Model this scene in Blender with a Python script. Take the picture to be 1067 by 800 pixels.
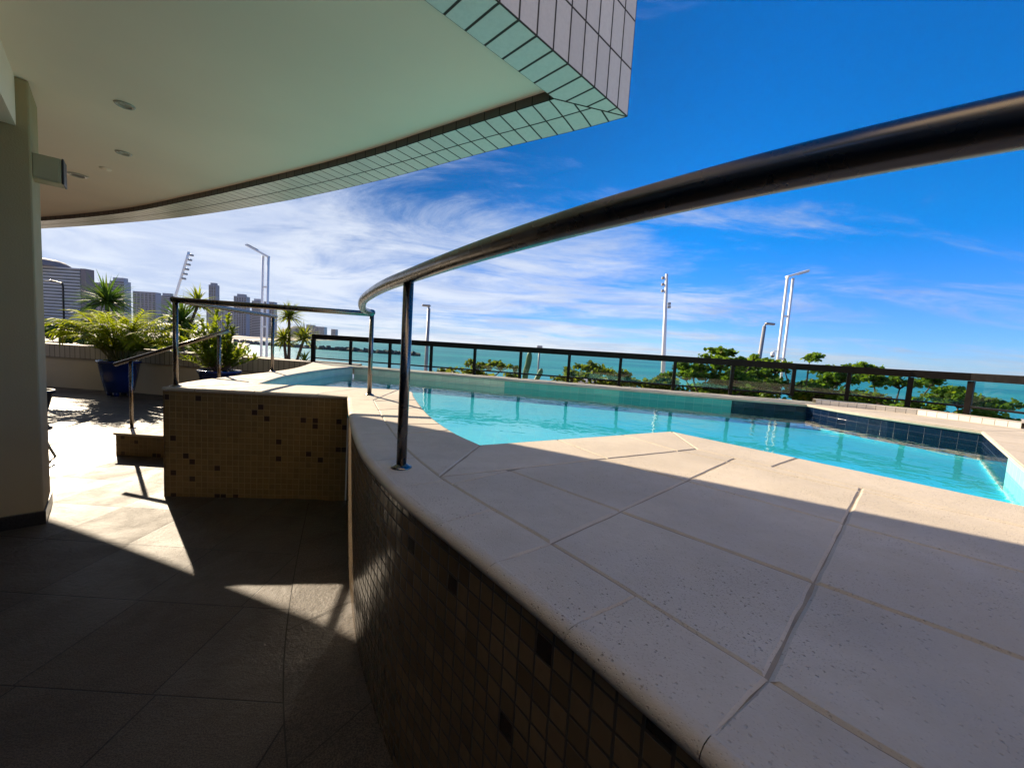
import bpy, bmesh, math, random
from mathutils import Vector, Matrix
R = math.radians
random.seed(7)
for o in list(bpy.data.objects): bpy.data.objects.remove(o)
S = bpy.context.scene
COL = S.collection

# ------------------------------------------------------------------ camera
cd = bpy.data.cameras.new('camera'); cam = bpy.data.objects.new('camera', cd); COL.objects.link(cam)
cd.sensor_width = 36.0; cd.sensor_fit = 'HORIZONTAL'; cd.lens = 36.0*420/1067
cd.clip_start = 0.02; cd.clip_end = 30000
p_, r_ = R(4.822), R(3.6)
F = Vector((0, math.cos(p_), -math.sin(p_))); X0 = Vector((1, 0, 0)); U0 = Vector((0, math.sin(p_), math.cos(p_)))
RT = math.cos(r_)*X0 + math.sin(r_)*U0; UP = -math.sin(r_)*X0 + math.cos(r_)*U0
cam.matrix_world = Matrix(((RT.x, UP.x, -F.x, 0), (RT.y, UP.y, -F.y, 0), (RT.z, UP.z, -F.z, 1.72), (0, 0, 0, 1)))
S.camera = cam

# ------------------------------------------------------------------ sky, sun, exposure
AZ, EL = 46.0, 29.0
W = bpy.data.worlds.new('World'); S.world = W; W.use_nodes = True
n = W.node_tree.nodes; l = W.node_tree.links
bg = n['Background']; bg.inputs['Strength'].default_value = 0.105
sky = n.new('ShaderNodeTexSky'); sky.sky_type = 'NISHITA'; sky.sun_disc = False
sky.sun_elevation = R(EL); sky.sun_rotation = R(-AZ); sky.altitude = 0; sky.air_density = 1.0; sky.dust_density = 0.12; sky.ozone_density = 2.5
def wn(t, **k):
    x = n.new(t)
    for a, b in k.items(): setattr(x, a, b)
    return x
def wm(op, a, b=None, c=None, clamp=False):
    x = n.new('ShaderNodeMath'); x.operation = op; x.use_clamp = clamp
    for i, v in enumerate((a, b, c)):
        if v is None: continue
        if isinstance(v, (int, float)): x.inputs[i].default_value = v
        else: l.new(v, x.inputs[i])
    return x.outputs[0]
tc = wn('ShaderNodeTexCoord'); sp = wn('ShaderNodeSeparateXYZ'); l.new(tc.outputs['Generated'], sp.inputs[0])
dz = wm('MAXIMUM', sp.outputs[2], 0.0)
t_ = wm('DIVIDE', 1.0, wm('ADD', dz, 0.09))
cx_ = wm('MULTIPLY', sp.outputs[0], t_); cy_ = wm('MULTIPLY', sp.outputs[1], t_)
cb = wn('ShaderNodeCombineXYZ'); l.new(cx_, cb.inputs[0]); l.new(cy_, cb.inputs[1])
mp = wn('ShaderNodeMapping'); l.new(cb.outputs[0], mp.inputs[0]); mp.inputs['Rotation'].default_value = (0, 0, R(-38)); mp.inputs['Scale'].default_value = (0.62, 1.15, 1); mp.inputs['Location'].default_value = (3.1, 1.7, 0)
nz1 = wn('ShaderNodeTexNoise'); nz1.inputs['Scale'].default_value = 0.9; nz1.inputs['Detail'].default_value = 12; nz1.inputs['Roughness'].default_value = 0.68; nz1.inputs['Distortion'].default_value = 0.7
l.new(mp.outputs[0], nz1.inputs['Vector'])
nz2 = wn('ShaderNodeTexNoise'); nz2.inputs['Scale'].default_value = 0.33; nz2.inputs['Detail'].default_value = 3; l.new(mp.outputs[0], nz2.inputs['Vector'])
# more cloud low on the left, little high on the right
left = wm('MULTIPLY_ADD', sp.outputs[0], -0.24, 0.02)
low = wm('MULTIPLY_ADD', dz, -0.42, 0.14)
den = wm('ADD', wm('ADD', wm('ADD', nz1.outputs[0], wm('MULTIPLY_ADD', nz2.outputs[0], 0.55, -0.27)), left), low)
mr = wn('ShaderNodeMapRange'); mr.interpolation_type = 'SMOOTHSTEP'; l.new(den, mr.inputs[0]); mr.inputs[1].default_value = 0.40; mr.inputs[2].default_value = 0.74
hs = wn('ShaderNodeHueSaturation'); hs.inputs['Saturation'].default_value = 1.36; hs.inputs['Value'].default_value = 0.74
vt = wn('ShaderNodeMix', data_type='RGBA'); vt.blend_type = 'MULTIPLY'; vt.inputs[0].default_value = 1.0; l.new(sky.outputs[0], vt.inputs[6]); vt.inputs[7].default_value = (0.78, 0.88, 1.14, 1); l.new(vt.outputs[2], hs.inputs['Color'])
# clean sea air: the band near the horizon stays blue instead of yellow
hzr = wn('ShaderNodeMapRange'); hzr.interpolation_type = 'SMOOTHSTEP'; l.new(dz, hzr.inputs[0]); hzr.inputs[1].default_value = 0.0; hzr.inputs[2].default_value = 0.30; hzr.inputs[3].default_value = 1.0; hzr.inputs[4].default_value = 0.0
tn = wn('ShaderNodeMix', data_type='RGBA'); tn.blend_type = 'MULTIPLY'; l.new(hzr.outputs[0], tn.inputs[0]); l.new(hs.outputs[0], tn.inputs[6]); tn.inputs[7].default_value = (0.36, 0.66, 1.06, 1)
sdv = wn('ShaderNodeVectorMath', operation='DOT_PRODUCT'); l.new(tc.outputs['Generated'], sdv.inputs[0]); sdv.inputs[1].default_value = (-math.sin(R(AZ))*math.cos(R(EL)), math.cos(R(AZ))*math.cos(R(EL)), math.sin(R(EL)))
dm = wn('ShaderNodeMapRange'); dm.interpolation_type = 'SMOOTHSTEP'; l.new(sdv.outputs['Value'], dm.inputs[0]); dm.inputs[1].default_value = 0.35; dm.inputs[2].default_value = 1.0; dm.inputs[3].default_value = 1.0; dm.inputs[4].default_value = 0.29
dmc = wn('ShaderNodeCombineColor'); [l.new(dm.outputs[0], dmc.inputs[i]) for i in range(3)]
gl_ = wn('ShaderNodeMix', data_type='RGBA'); gl_.blend_type = 'MULTIPLY'; gl_.inputs[0].default_value = 1.0; l.new(tn.outputs[2], gl_.inputs[6]); l.new(dmc.outputs[0], gl_.inputs[7])
mx = wn('ShaderNodeMix', data_type='RGBA'); l.new(wm('MULTIPLY', mr.outputs[0], 0.80), mx.inputs[0]); l.new(gl_.outputs[2], mx.inputs[6])
cg = wn('ShaderNodeMapRange'); l.new(sdv.outputs['Value'], cg.inputs[0]); cg.inputs[1].default_value = 0.0; cg.inputs[2].default_value = 1.0; cg.inputs[3].default_value = 0.62; cg.inputs[4].default_value = 1.0
cc_ = wn('ShaderNodeMix', data_type='RGBA'); cc_.blend_type = 'MULTIPLY'; cc_.inputs[0].default_value = 1.0; cc_.inputs[6].default_value = (3.9, 4.2, 4.7, 1)
cgc = wn('ShaderNodeCombineColor'); [l.new(cg.outputs[0], cgc.inputs[i]) for i in range(3)]; l.new(cgc.outputs[0], cc_.inputs[7]); nz3 = wn('ShaderNodeTexNoise'); nz3.inputs['Scale'].default_value = 0.85; nz3.inputs['Distortion'].default_value = 0.6; nz3.inputs['Detail'].default_value = 9; nz3.inputs['Roughness'].default_value = 0.6; l.new(cb.outputs[0], nz3.inputs['Vector'])
pf = wn('ShaderNodeMapRange'); pf.interpolation_type = 'SMOOTHSTEP'; l.new(nz3.outputs[0], pf.inputs[0]); pf.inputs[1].default_value = 0.36; pf.inputs[2].default_value = 0.62; pf.inputs[3].default_value = 0.0; pf.inputs[4].default_value = 1.0
cl2 = wn('ShaderNodeMix', data_type='RGBA'); cl2.blend_type = 'MULTIPLY'; cl2.inputs[0].default_value = 1.0; l.new(cc_.outputs[2], cl2.inputs[6])
shd = wn('ShaderNodeMix', data_type='RGBA'); l.new(pf.outputs[0], shd.inputs[0]); shd.inputs[6].default_value = (0.72, 0.77, 0.88, 1); shd.inputs[7].default_value = (1.06, 1.04, 1.0, 1)
l.new(shd.outputs[2], cl2.inputs[7]); l.new(cl2.outputs[2], mx.inputs[7])
l.new(mx.outputs[2], bg.inputs['Color'])
sd = bpy.data.lights.new('sun', 'SUN'); sd.energy = 4.8; sd.angle = R(0.53); sd.color = (1.0, 0.84, 0.63)
sun = bpy.data.objects.new('sun', sd); COL.objects.link(sun)
SDIR = Vector((-math.sin(R(AZ))*math.cos(R(EL)), math.cos(R(AZ))*math.cos(R(EL)), math.sin(R(EL))))
sun.rotation_euler = SDIR.to_track_quat('Z', 'Y').to_euler(); sun.location = (-20, 20, 20)
S.view_settings.view_transform = 'Standard'; S.view_settings.look = 'None'; S.view_settings.gamma = 1.0
S.view_settings.exposure = 1.18; S.view_settings.use_curve_mapping = False
S.render.engine = 'CYCLES'; S.cycles.max_bounces = 10; S.cycles.diffuse_bounces = 5; S.cycles.transparent_max_bounces = 24

# ------------------------------------------------------------------ material helpers
MATS = {}
class NT:
    def __init__(s, name):
        s.m = bpy.data.materials.new(name); s.m.use_nodes = True; s.t = s.m.node_tree; s.n = s.t.nodes; s.l = s.t.links
        s.b = s.n['Principled BSDF']; s.out = s.n['Material Output']
    def new(s, t, **k):
        x = s.n.new(t)
        for a, b in k.items(): setattr(x, a, b)
        return x
    def math(s, op, a, b=None, c=None, clamp=False):
        x = s.n.new('ShaderNodeMath'); x.operation = op; x.use_clamp = clamp
        for i, v in enumerate((a, b, c)):
            if v is None: continue
            if isinstance(v, (int, float)): x.inputs[i].default_value = v
            else: s.l.new(v, x.inputs[i])
        return x.outputs[0]
    def mix(s, f, a, b, mode='MIX'):
        x = s.n.new('ShaderNodeMix'); x.data_type = 'RGBA'; x.blend_type = mode
        for i, v in ((0, f), (6, a), (7, b)):
            if isinstance(v, (int, float)): x.inputs[i].default_value = v
            elif isinstance(v, tuple): x.inputs[i].default_value = v if len(v) == 4 else v+(1,)
            else: s.l.new(v, x.inputs[i])
        return x.outputs[2]
    def noise(s, vec, scale, detail=4, rough=0.55, dist=0.0):
        x = s.n.new('ShaderNodeTexNoise'); x.inputs['Scale'].default_value = scale; x.inputs['Detail'].default_value = detail
        x.inputs['Roughness'].default_value = rough; x.inputs['Distortion'].default_value = dist
        if vec is not None: s.l.new(vec, x.inputs['Vector'])
        return x.outputs[0]
    def ramp(s, v, a, b, lo=0.0, hi=1.0):
        x = s.n.new('ShaderNodeMapRange'); x.interpolation_type = 'SMOOTHSTEP'
        s.l.new(v, x.inputs[0])
        for i, k in ((1, a), (2, b), (3, lo), (4, hi)): x.inputs[i].default_value = k
        return x.outputs[0]
    def bump(s, h, strength, dist=0.01, normal=None):
        x = s.n.new('ShaderNodeBump'); x.inputs['Strength'].default_value = strength; x.inputs['Distance'].default_value = dist
        s.l.new(h, x.inputs['Height'])
        if normal is not None: s.l.new(normal, x.inputs['Normal'])
        return x.outputs[0]
    def obj(s): return s.new('ShaderNodeTexCoord').outputs['Object']
    def uv(s): return s.new('ShaderNodeTexCoord').outputs['UV']
    def set(s, k, v):
        if isinstance(v, (int, float)): s.b.inputs[k].default_value = v
        elif isinstance(v, tuple): s.b.inputs[k].default_value = v if len(v) == 4 else v+(1,)
        else: s.l.new(v, s.b.inputs[k])

def plain(name, col, rough=0.5, metal=0.0, var=0.12, scale=3.0, bump=0.0, bscale=60, coat=0.0, spec=0.5):
    k = NT(name); v = k.obj(); nn = k.noise(v, scale, 5)
    d = tuple(max(0, c*(1-2*var)) for c in col); h = tuple(min(1, c*(1+2*var)) for c in col)
    k.set('Base Color', k.mix(nn, d, h)); k.set('Metallic', metal); k.set('Specular IOR Level', spec)
    k.set('Roughness', k.ramp(k.noise(v, scale*4, 3), 0.3, 0.7, max(0.02, rough*0.85), min(1, rough*1.15)))
    if coat: k.set('Coat Weight', coat)
    if bump: k.set('Normal', k.bump(k.noise(v, bscale, 5, 0.6), bump, 0.004))
    return k.m

def tile(name, su, sv, col, grout, g=0.003, var=0.15, rough=0.35, dark=None, frac=0.0, bump=0.5, stain=0.0, coat=0.0, tilt=0.0):
    """ceramic tiles laid in UV metres"""
    k = NT(name); uv = k.uv(); s = k.new('ShaderNodeSeparateXYZ'); k.l.new(uv, s.inputs[0])
    a = k.math('DIVIDE', s.outputs[0], su); b = k.math('DIVIDE', s.outputs[1], sv)
    def edge(x, size):
        f = k.math('FRACT', x); e = k.math('MULTIPLY', k.math('MINIMUM', f, k.math('SUBTRACT', 1.0, f)), size)
        return k.ramp(e, g*0.45, g*0.9)
    m = k.math('MULTIPLY', edge(a, su), edge(b, sv))
    cb = k.new('ShaderNodeCombineXYZ'); k.l.new(k.math('FLOOR', a), cb.inputs[0]); k.l.new(k.math('FLOOR', b), cb.inputs[1])
    wn_ = k.new('ShaderNodeTexWhiteNoise', noise_dimensions='3D'); k.l.new(cb.outputs[0], wn_.inputs['Vector'])
    val = wn_.outputs['Value']
    sc = k.new('ShaderNodeSeparateColor'); k.l.new(wn_.outputs['Color'], sc.inputs[0])
    c = k.mix(val, tuple(x*(1-var) for x in col), tuple(min(1, x*(1+var)) for x in col))
    c = k.mix(k.ramp(k.noise(k.obj(), 45, 4), 0.35, 0.7, 0, 0.25), c, tuple(x*0.75 for x in col))
    if dark: c = k.mix(k.math('GREATER_THAN', sc.outputs[1], 1-frac), c, dark)
    if stain: c = k.mix(k.ramp(k.noise(k.obj(), 1.3, 6, 0.65), 0.5, 0.75, 0, stain), c, tuple(x*0.45 for x in col))
    k.set('Base Color', k.mix(m, grout, c)); k.set('Roughness', k.math('MULTIPLY_ADD', m, rough-0.85, 0.85))
    h = k.math('ADD', m, k.math('MULTIPLY', sc.outputs[2], 0.25))
    if tilt:   # every tile sits at its own slight angle
        fa, fb = k.math('FRACT', a), k.math('FRACT', b)
        h = k.math('ADD', h, k.math('ADD', k.math('MULTIPLY', fa, k.math('MULTIPLY_ADD', sc.outputs[2], tilt*2, -tilt)), k.math('MULTIPLY', fb, k.math('MULTIPLY_ADD', sc.outputs[0], tilt*2, -tilt))))
    k.set('Normal', k.bump(h, bump, 0.002))
    if coat: k.set('Coat Weight', coat)
    return k.m

def slab_mat(name, base):
    """cream washed stone coping with pits, faint stains and weathering"""
    k = NT(name); v = k.obj()
    big = k.noise(v, 1.6, 6, 0.6); mid = k.noise(v, 11, 6, 0.65); fine = k.noise(v, 140, 3, 0.6)
    vo = k.new('ShaderNodeTexVoronoi'); vo.inputs['Scale'].default_value = 74; k.l.new(v, vo.inputs['Vector'])
    vo2 = k.new('ShaderNodeTexVoronoi'); vo2.inputs['Scale'].default_value = 150; k.l.new(v, vo2.inputs['Vector'])
    patch = k.ramp(k.noise(v, 2.3, 4), 0.42, 0.62)
    rnd = k.new('ShaderNodeSeparateColor'); k.l.new(vo.outputs['Color'], rnd.inputs[0])
    pit = k.math('MULTIPLY', k.math('SUBTRACT', 1.0, k.ramp(vo.outputs['Distance'], 0.10, 0.26)), k.math('GREATER_THAN', rnd.outputs[0], 0.60))
    pit2 = k.math('SUBTRACT', 1.0, k.ramp(vo2.outputs['Distance'], 0.12, 0.3))
    pits = k.math('MULTIPLY', k.math('ADD', pit, k.math('MULTIPLY', pit2, 0.45), clamp=True), k.math('MULTIPLY_ADD', patch, 0.65, 0.35))
    c = k.mix(k.ramp(big, 0.3, 0.7), tuple(x*0.78 for x in base), base)
    c = k.mix(k.ramp(mid, 0.35, 0.7, 0, 0.4), c, tuple(x*0.8 for x in base))
    c = k.mix(k.ramp(k.noise(v, 0.9, 7, 0.7, 0.8), 0.56, 0.74, 0, 0.4), c, (base[0]*0.6, base[1]*0.62, base[2]*0.66))
    c = k.mix(k.math('MULTIPLY', pits, 0.62), c, tuple(x*0.3 for x in base))
    isl = k.new('ShaderNodeNewGeometry').outputs['Random Per Island']
    c = k.mix(k.math('MULTIPLY', isl, 0.30), c, tuple(x*0.55 for x in base))
    k.set('Base Color', c); k.set('Roughness', k.ramp(mid, 0.3, 0.7, 0.62, 0.85)); k.set('Specular IOR Level', 0.3)
    h = k.math('SUBTRACT', k.math('ADD', k.math('MULTIPLY', fine, 0.35), k.math('MULTIPLY', mid, 0.6)), k.math('MULTIPLY', pits, 0.9))
    k.set('Normal', k.bump(h, 0.8, 0.005))
    return k.m

def floor_mat(grid=True):
    """grey granite floor slabs in rows along x, thin dark joints, semi polished and worn"""
    k = NT('granite_floor' if grid else 'granite_border'); v = k.obj(); s = k.new('ShaderNodeSeparateXYZ'); k.l.new(v, s.inputs[0])
    ry = k.math('DIVIDE', k.math('SUBTRACT', s.outputs[1], 1.76), 0.65); row = k.math('FLOOR', ry)
    rx = k.math('ADD', k.math('DIVIDE', k.math('SUBTRACT', s.outputs[0], -1.6), 0.66), k.math('MULTIPLY', row, 0.03)); 
    def edge(x):
        f = k.math('FRACT', x); return k.ramp(k.math('MINIMUM', f, k.math('SUBTRACT', 1.0, f)), 0.003, 0.0075)
    m = k.math('MULTIPLY', edge(rx), edge(ry)) if grid else k.math('ADD', 1.0, 0.0)
    cb = k.new('ShaderNodeCombineXYZ'); k.l.new(k.math('FLOOR', rx), cb.inputs[0]); k.l.new(row, cb.inputs[1])
    w = k.new('ShaderNodeTexWhiteNoise', noise_dimensions='3D'); k.l.new(cb.outputs[0], w.inputs['Vector'])
    sc = k.new('ShaderNodeSeparateColor'); k.l.new(w.outputs['Color'], sc.inputs[0])
    sp_ = k.noise(v, 160, 2, 0.7); st = k.noise(v, 2.2, 6, 0.65, 0.4)
    c = k.mix(k.ramp(sp_, 0.38, 0.62), (0.030, 0.022, 0.0155), (0.108, 0.080, 0.056))
    c = k.mix(k.math('MULTIPLY', sc.outputs[0], 0.45), c, (0.062, 0.051, 0.041))
    c = k.mix(k.ramp(st, 0.45, 0.72, 0, 0.45), c, (0.03, 0.024, 0.019))
    pol = k.math('GREATER_THAN', sc.outputs[2], 0.88) if grid else k.math('ADD', 0.0, 0.0)
    c = k.mix(k.math('MULTIPLY', pol, 0.55), c, (0.058, 0.052, 0.047))
    k.set('Base Color', k.mix(m, (0.014, 0.011, 0.009), c))
    ro_ = k.math('ADD', k.math('MULTIPLY_ADD', sc.outputs[1], 0.16, 0.40), k.ramp(st, 0.3, 0.7, 0.0, 0.16))
    k.set('Roughness', k.math('SUBTRACT', ro_, k.math('MULTIPLY', pol, 0.12)))
    rel = k.math('MULTIPLY_ADD', pol, -0.75, 1.0)
    h = k.math('ADD', k.math('MULTIPLY', m, 1.2), k.math('MULTIPLY', rel, k.math('ADD', k.math('MULTIPLY', k.noise(v, 34, 7, 0.75), 2.0), k.math('MULTIPLY', k.noise(v, 9, 5, 0.6, 0.6), 2.0))))
    k.set('Normal', k.bump(h, 0.8, 0.005)); k.set('Specular IOR Level', 0.4)
    return k.m

def leaf_mat(name, col, trans=0.45, rough=0.4):
    k = NT(name); isl = k.new('ShaderNodeNewGeometry').outputs['Random Per Island']
    c = k.mix(isl, tuple(x*0.55 for x in col), tuple(min(1, x*1.5) for x in col))
    c = k.mix(k.math('GREATER_THAN', isl, 0.95), c, (col[0]*2.2+0.03, col[1]*1.4, col[2]*0.8))
    k.set('Base Color', c); k.set('Roughness', rough+0.1); k.set('Specular IOR Level', 0.25)
    tr = k.new('ShaderNodeBsdfTranslucent'); k.l.new(k.mix(0.5, c, (min(1, col[0]*2.6), min(1, col[1]*2.2), col[2]*0.6)), tr.inputs['Color'])
    ms = k.new('ShaderNodeMixShader'); ms.inputs[0].default_value = trans; k.l.new(k.b.outputs[0], ms.inputs[1]); k.l.new(tr.outputs[0], ms.inputs[2])
    k.l.new(ms.outputs[0], k.out.inputs['Surface']); return k.m

def clear_mat(name, tint, ior, bumpf=None, rough=0.0):
    k = NT(name); k.n.remove(k.b)
    tb = k.new('ShaderNodeBsdfTransparent'); tb.inputs[0].default_value = tint+(1,)
    gl = k.new('ShaderNodeBsdfGlossy'); gl.inputs['Roughness'].default_value = rough
    ge = k.new('ShaderNodeNewGeometry'); dt = k.new('ShaderNodeVectorMath', operation='DOT_PRODUCT'); k.l.new(ge.outputs['Incoming'], dt.inputs[0])
    if bumpf:
        nb = bumpf(k); k.l.new(nb, gl.inputs['Normal']); k.l.new(nb, dt.inputs[1])
    else: k.l.new(ge.outputs['Normal'], dt.inputs[1])
    f0 = ((ior-1)/(ior+1))**2     # Schlick's Fresnel term, the same from both sides
    fr = k.math('MULTIPLY_ADD', k.math('POWER', k.math('SUBTRACT', 1.0, k.math('ABSOLUTE', dt.outputs['Value']), clamp=True), 5.0), 1-f0, f0)
    ms = k.new('ShaderNodeMixShader'); k.l.new(fr, ms.inputs[0]); k.l.new(tb.outputs[0], ms.inputs[1]); k.l.new(gl.outputs[0], ms.inputs[2])
    k.l.new(ms.outputs[0], k.out.inputs['Surface']); return k.m

M = {}
M['floor'] = floor_mat(); M['floor_edge'] = floor_mat(False)
M['slab'] = slab_mat('cream_stone', (0.60, 0.525, 0.425))
M['mortar'] = plain('mortar', (0.27, 0.225, 0.17), 0.95, var=0.3, scale=6, bump=0.5)
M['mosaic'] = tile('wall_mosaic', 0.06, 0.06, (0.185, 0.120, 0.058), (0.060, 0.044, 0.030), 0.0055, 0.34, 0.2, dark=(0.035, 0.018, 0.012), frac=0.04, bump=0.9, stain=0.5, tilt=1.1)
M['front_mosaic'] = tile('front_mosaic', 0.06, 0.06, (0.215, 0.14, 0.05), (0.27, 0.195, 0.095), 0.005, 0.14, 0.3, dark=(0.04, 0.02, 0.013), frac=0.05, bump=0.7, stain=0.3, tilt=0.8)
M['soffit_tile'] = tile('soffit_tile', 0.145, 0.21, (0.68, 0.64, 0.58), (0.035, 0.03, 0.026), 0.010, 0.05, 0.22, bump=0.4, stain=0.10)
M['strip_tile'] = tile('strip_tile', 0.145, 0.33, (0.68, 0.64, 0.58), (0.035, 0.03, 0.026), 0.012, 0.05, 0.22, bump=0.4)
M['fascia_tile'] = tile('fascia_tile', 0.145, 0.33, (0.56, 0.54, 0.52), (0.035, 0.03, 0.026), 0.010, 0.06, 0.3, bump=0.4)
M['cap_tile'] = tile('parapet_cap_tile', 0.14, 0.34, (0.40, 0.34, 0.24), (0.10, 0.08, 0.06), 0.012, 0.1, 0.5)
M['kerb_tile'] = tile('white_kerb_tile', 0.115, 0.2, (0.75, 0.72, 0.68), (0.3, 0.28, 0.26), 0.006, 0.08, 0.3)
M['pool_cream'] = tile('pool_cream_tile', 0.15, 0.2, (0.66, 0.68, 0.52), (0.50, 0.5, 0.4), 0.005, 0.06, 0.2)
M['pool_teal'] = tile('pool_teal_tile', 0.15, 0.2, (0.16, 0.50, 0.42), (0.22, 0.45, 0.38), 0.005, 0.1, 0.2)
M['pool_green'] = tile('pool_green_tile', 0.15, 0.2, (0.06, 0.36, 0.34), (0.13, 0.38, 0.36), 0.005, 0.1, 0.2)
M['pool_navy'] = tile('pool_navy_tile', 0.15, 0.2, (0.004, 0.013, 0.038), (0.007, 0.019, 0.045), 0.003, 0.3, 0.12)
M['pool_aqua'] = tile('pool_aqua_tile', 0.15, 0.15, (0.34, 0.74, 0.70), (0.36, 0.66, 0.63), 0.004, 0.05, 0.25)
M['basin'] = tile('basin_tile', 0.15, 0.15, (0.09, 0.58, 0.66), (0.13, 0.55, 0.61), 0.004, 0.04, 0.3)
M['ceiling'] = plain('ceiling_paint', (0.88, 0.71, 0.56), 0.8, var=0.06, scale=0.9, bump=0.08)
M['lip'] = tile('lip_tile', 0.145, 0.2, (0.10, 0.075, 0.06), (0.02, 0.017, 0.015), 0.006, 0.12, 0.4)
M['lip_joint'] = plain('dark_grout', (0.035, 0.03, 0.026), 0.9)
M['stucco'] = plain('column_stucco', (0.37, 0.29, 0.155), 0.9, var=0.07, scale=2, bump=0.6, bscale=90)
M['cream_wall'] = plain('cream_wall_paint', (0.58, 0.49, 0.33), 0.8, var=0.1, scale=1.2, bump=0.15)
M['bounce_wall'] = plain('bounce_wall_paint', (0.72, 0.62, 0.48), 0.8, var=0.05, scale=0.5)
M['base'] = plain('black_granite', (0.02, 0.018, 0.017), 0.3, var=0.3, scale=40)
M['steel'] = plain('brushed_steel', (0.19, 0.172, 0.155), 0.27, 1.0, var=0.02, scale=3)
M['bronze'] = plain('bronze_aluminium', (0.007, 0.005, 0.0045), 0.4, 0.0, var=0.15, scale=5, spec=0.16)
M['black'] = plain('black_plastic', (0.02, 0.02, 0.02), 0.4)
M['speaker'] = plain('speaker_paint', (0.36, 0.32, 0.20), 0.55, bump=0.3, bscale=300)
M['white'] = plain('white_paint', (0.78, 0.77, 0.75), 0.45, var=0.05)
M['galv'] = plain('galvanised', (0.28, 0.28, 0.29), 0.5, 0.2, var=0.1)
M['lens'] = plain('lamp_lens', (0.35, 0.33, 0.28), 0.25)
M['blue_pot'] = plain('blue_glaze', (0.010, 0.035, 0.16), 0.22, var=0.15, scale=6, coat=0.4)
M['soil'] = plain('soil', (0.05, 0.035, 0.025), 0.95, bump=0.8)
M['street'] = plain('street_paving', (0.30, 0.27, 0.23), 0.85, var=0.15, scale=0.4)
M['sand'] = plain('beach_sand', (0.50, 0.43, 0.33), 0.95, var=0.12, scale=0.2)
M['rock'] = plain('dark_rock', (0.07, 0.065, 0.06), 0.9, var=0.3, scale=0.5, bump=0.8, bscale=2)
M['trunk'] = plain('bark', (0.13, 0.095, 0.065), 0.9, var=0.25, scale=12, bump=0.6, bscale=50)
M['palm'] = leaf_mat('palm_leaf', (0.19, 0.25, 0.013), 0.58)
M['palm_stem'] = plain('palm_stem', (0.20, 0.19, 0.05), 0.5)
M['yucca'] = leaf_mat('yucca_leaf', (0.06, 0.13, 0.025), 0.35)
M['yucca2'] = leaf_mat('dracaena_leaf', (0.15, 0.20, 0.025), 0.5)
M['shrub'] = leaf_mat('shrub_leaf', (0.14, 0.20, 0.016), 0.52)
M['grape'] = leaf_mat('grape_leaf', (0.10, 0.185, 0.022), 0.52)
M['grape2'] = leaf_mat('light_grape_leaf', (0.125, 0.17, 0.028), 0.5)
M['wood_leaf'] = leaf_mat('far_tree_leaf', (0.04, 0.085, 0.018), 0.35)
M['cactus'] = plain('cactus_skin', (0.09, 0.19, 0.07), 0.55)
M['brass'] = plain('pale_metal', (0.55, 0.48, 0.33), 0.35, 0.6)
M['dark_pot'] = plain('charcoal_pot', (0.03, 0.03, 0.032), 0.5)
M['kiosk'] = plain('kiosk_wall', (0.55, 0.53, 0.50), 0.8)
def pool_ripple(k):
    v = k.new('ShaderNodeNewGeometry').outputs['Position']
    a = k.noise(v, 2.2, 3, 0.5, 0.6); b = k.noise(v, 7.0, 2, 0.5, 0.3)
    return k.bump(k.math('ADD', a, k.math('MULTIPLY', b, 0.25)), 0.10, 0.06)
M['water'] = clear_mat('pool_water', (0.62, 0.95, 0.97), 1.33, pool_ripple)
M['glass'] = clear_mat('rail_glass', (0.84, 0.90, 0.88), 1.45)
k = NT('sea_water'); v = k.new('ShaderNodeNewGeometry').outputs['Position']
mpn = k.new('ShaderNodeMapping'); k.l.new(v, mpn.inputs[0]); mpn.inputs['Scale'].default_value = (0.35, 1.0, 1.0)
far = k.noise(mpn.outputs[0], 0.006, 5, 0.6)
k.set('Base Color', k.mix(k.ramp(far, 0.35, 0.65), (0.006, 0.17, 0.23), (0.04, 0.33, 0.33)))
k.set('Roughness', 0.35); k.set('Specular IOR Level', 0.32); k.set('IOR', 1.33)
k.set('Normal', k.bump(k.math('ADD', k.noise(mpn.outputs[0], 0.35, 6, 0.65), k.noise(mpn.outputs[0], 0.05, 3)), 0.9, 0.8))
M['sea'] = k.m
def bld(name, col): return plain(name, col, 0.75, var=0.06, scale=0.05)
M['b_hotel'] = bld('hotel_wall', (0.12, 0.085, 0.10)); M['b_grey'] = bld('tower_wall', (0.21, 0.21, 0.26)); M['b_pale'] = bld('pale_tower_wall', (0.31, 0.30, 0.34))
M['b_slab'] = bld('balcony_slab', (0.48, 0.45, 0.45)); M['b_glass'] = plain('far_window_glass', (0.03, 0.035, 0.045), 0.2, var=0.3, scale=0.15); M['b_blue'] = bld('blue_tower', (0.10, 0.13, 0.20))
M['hill'] = plain('hill_green', (0.06, 0.075, 0.05), 0.95, var=0.2, scale=0.02)

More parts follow.
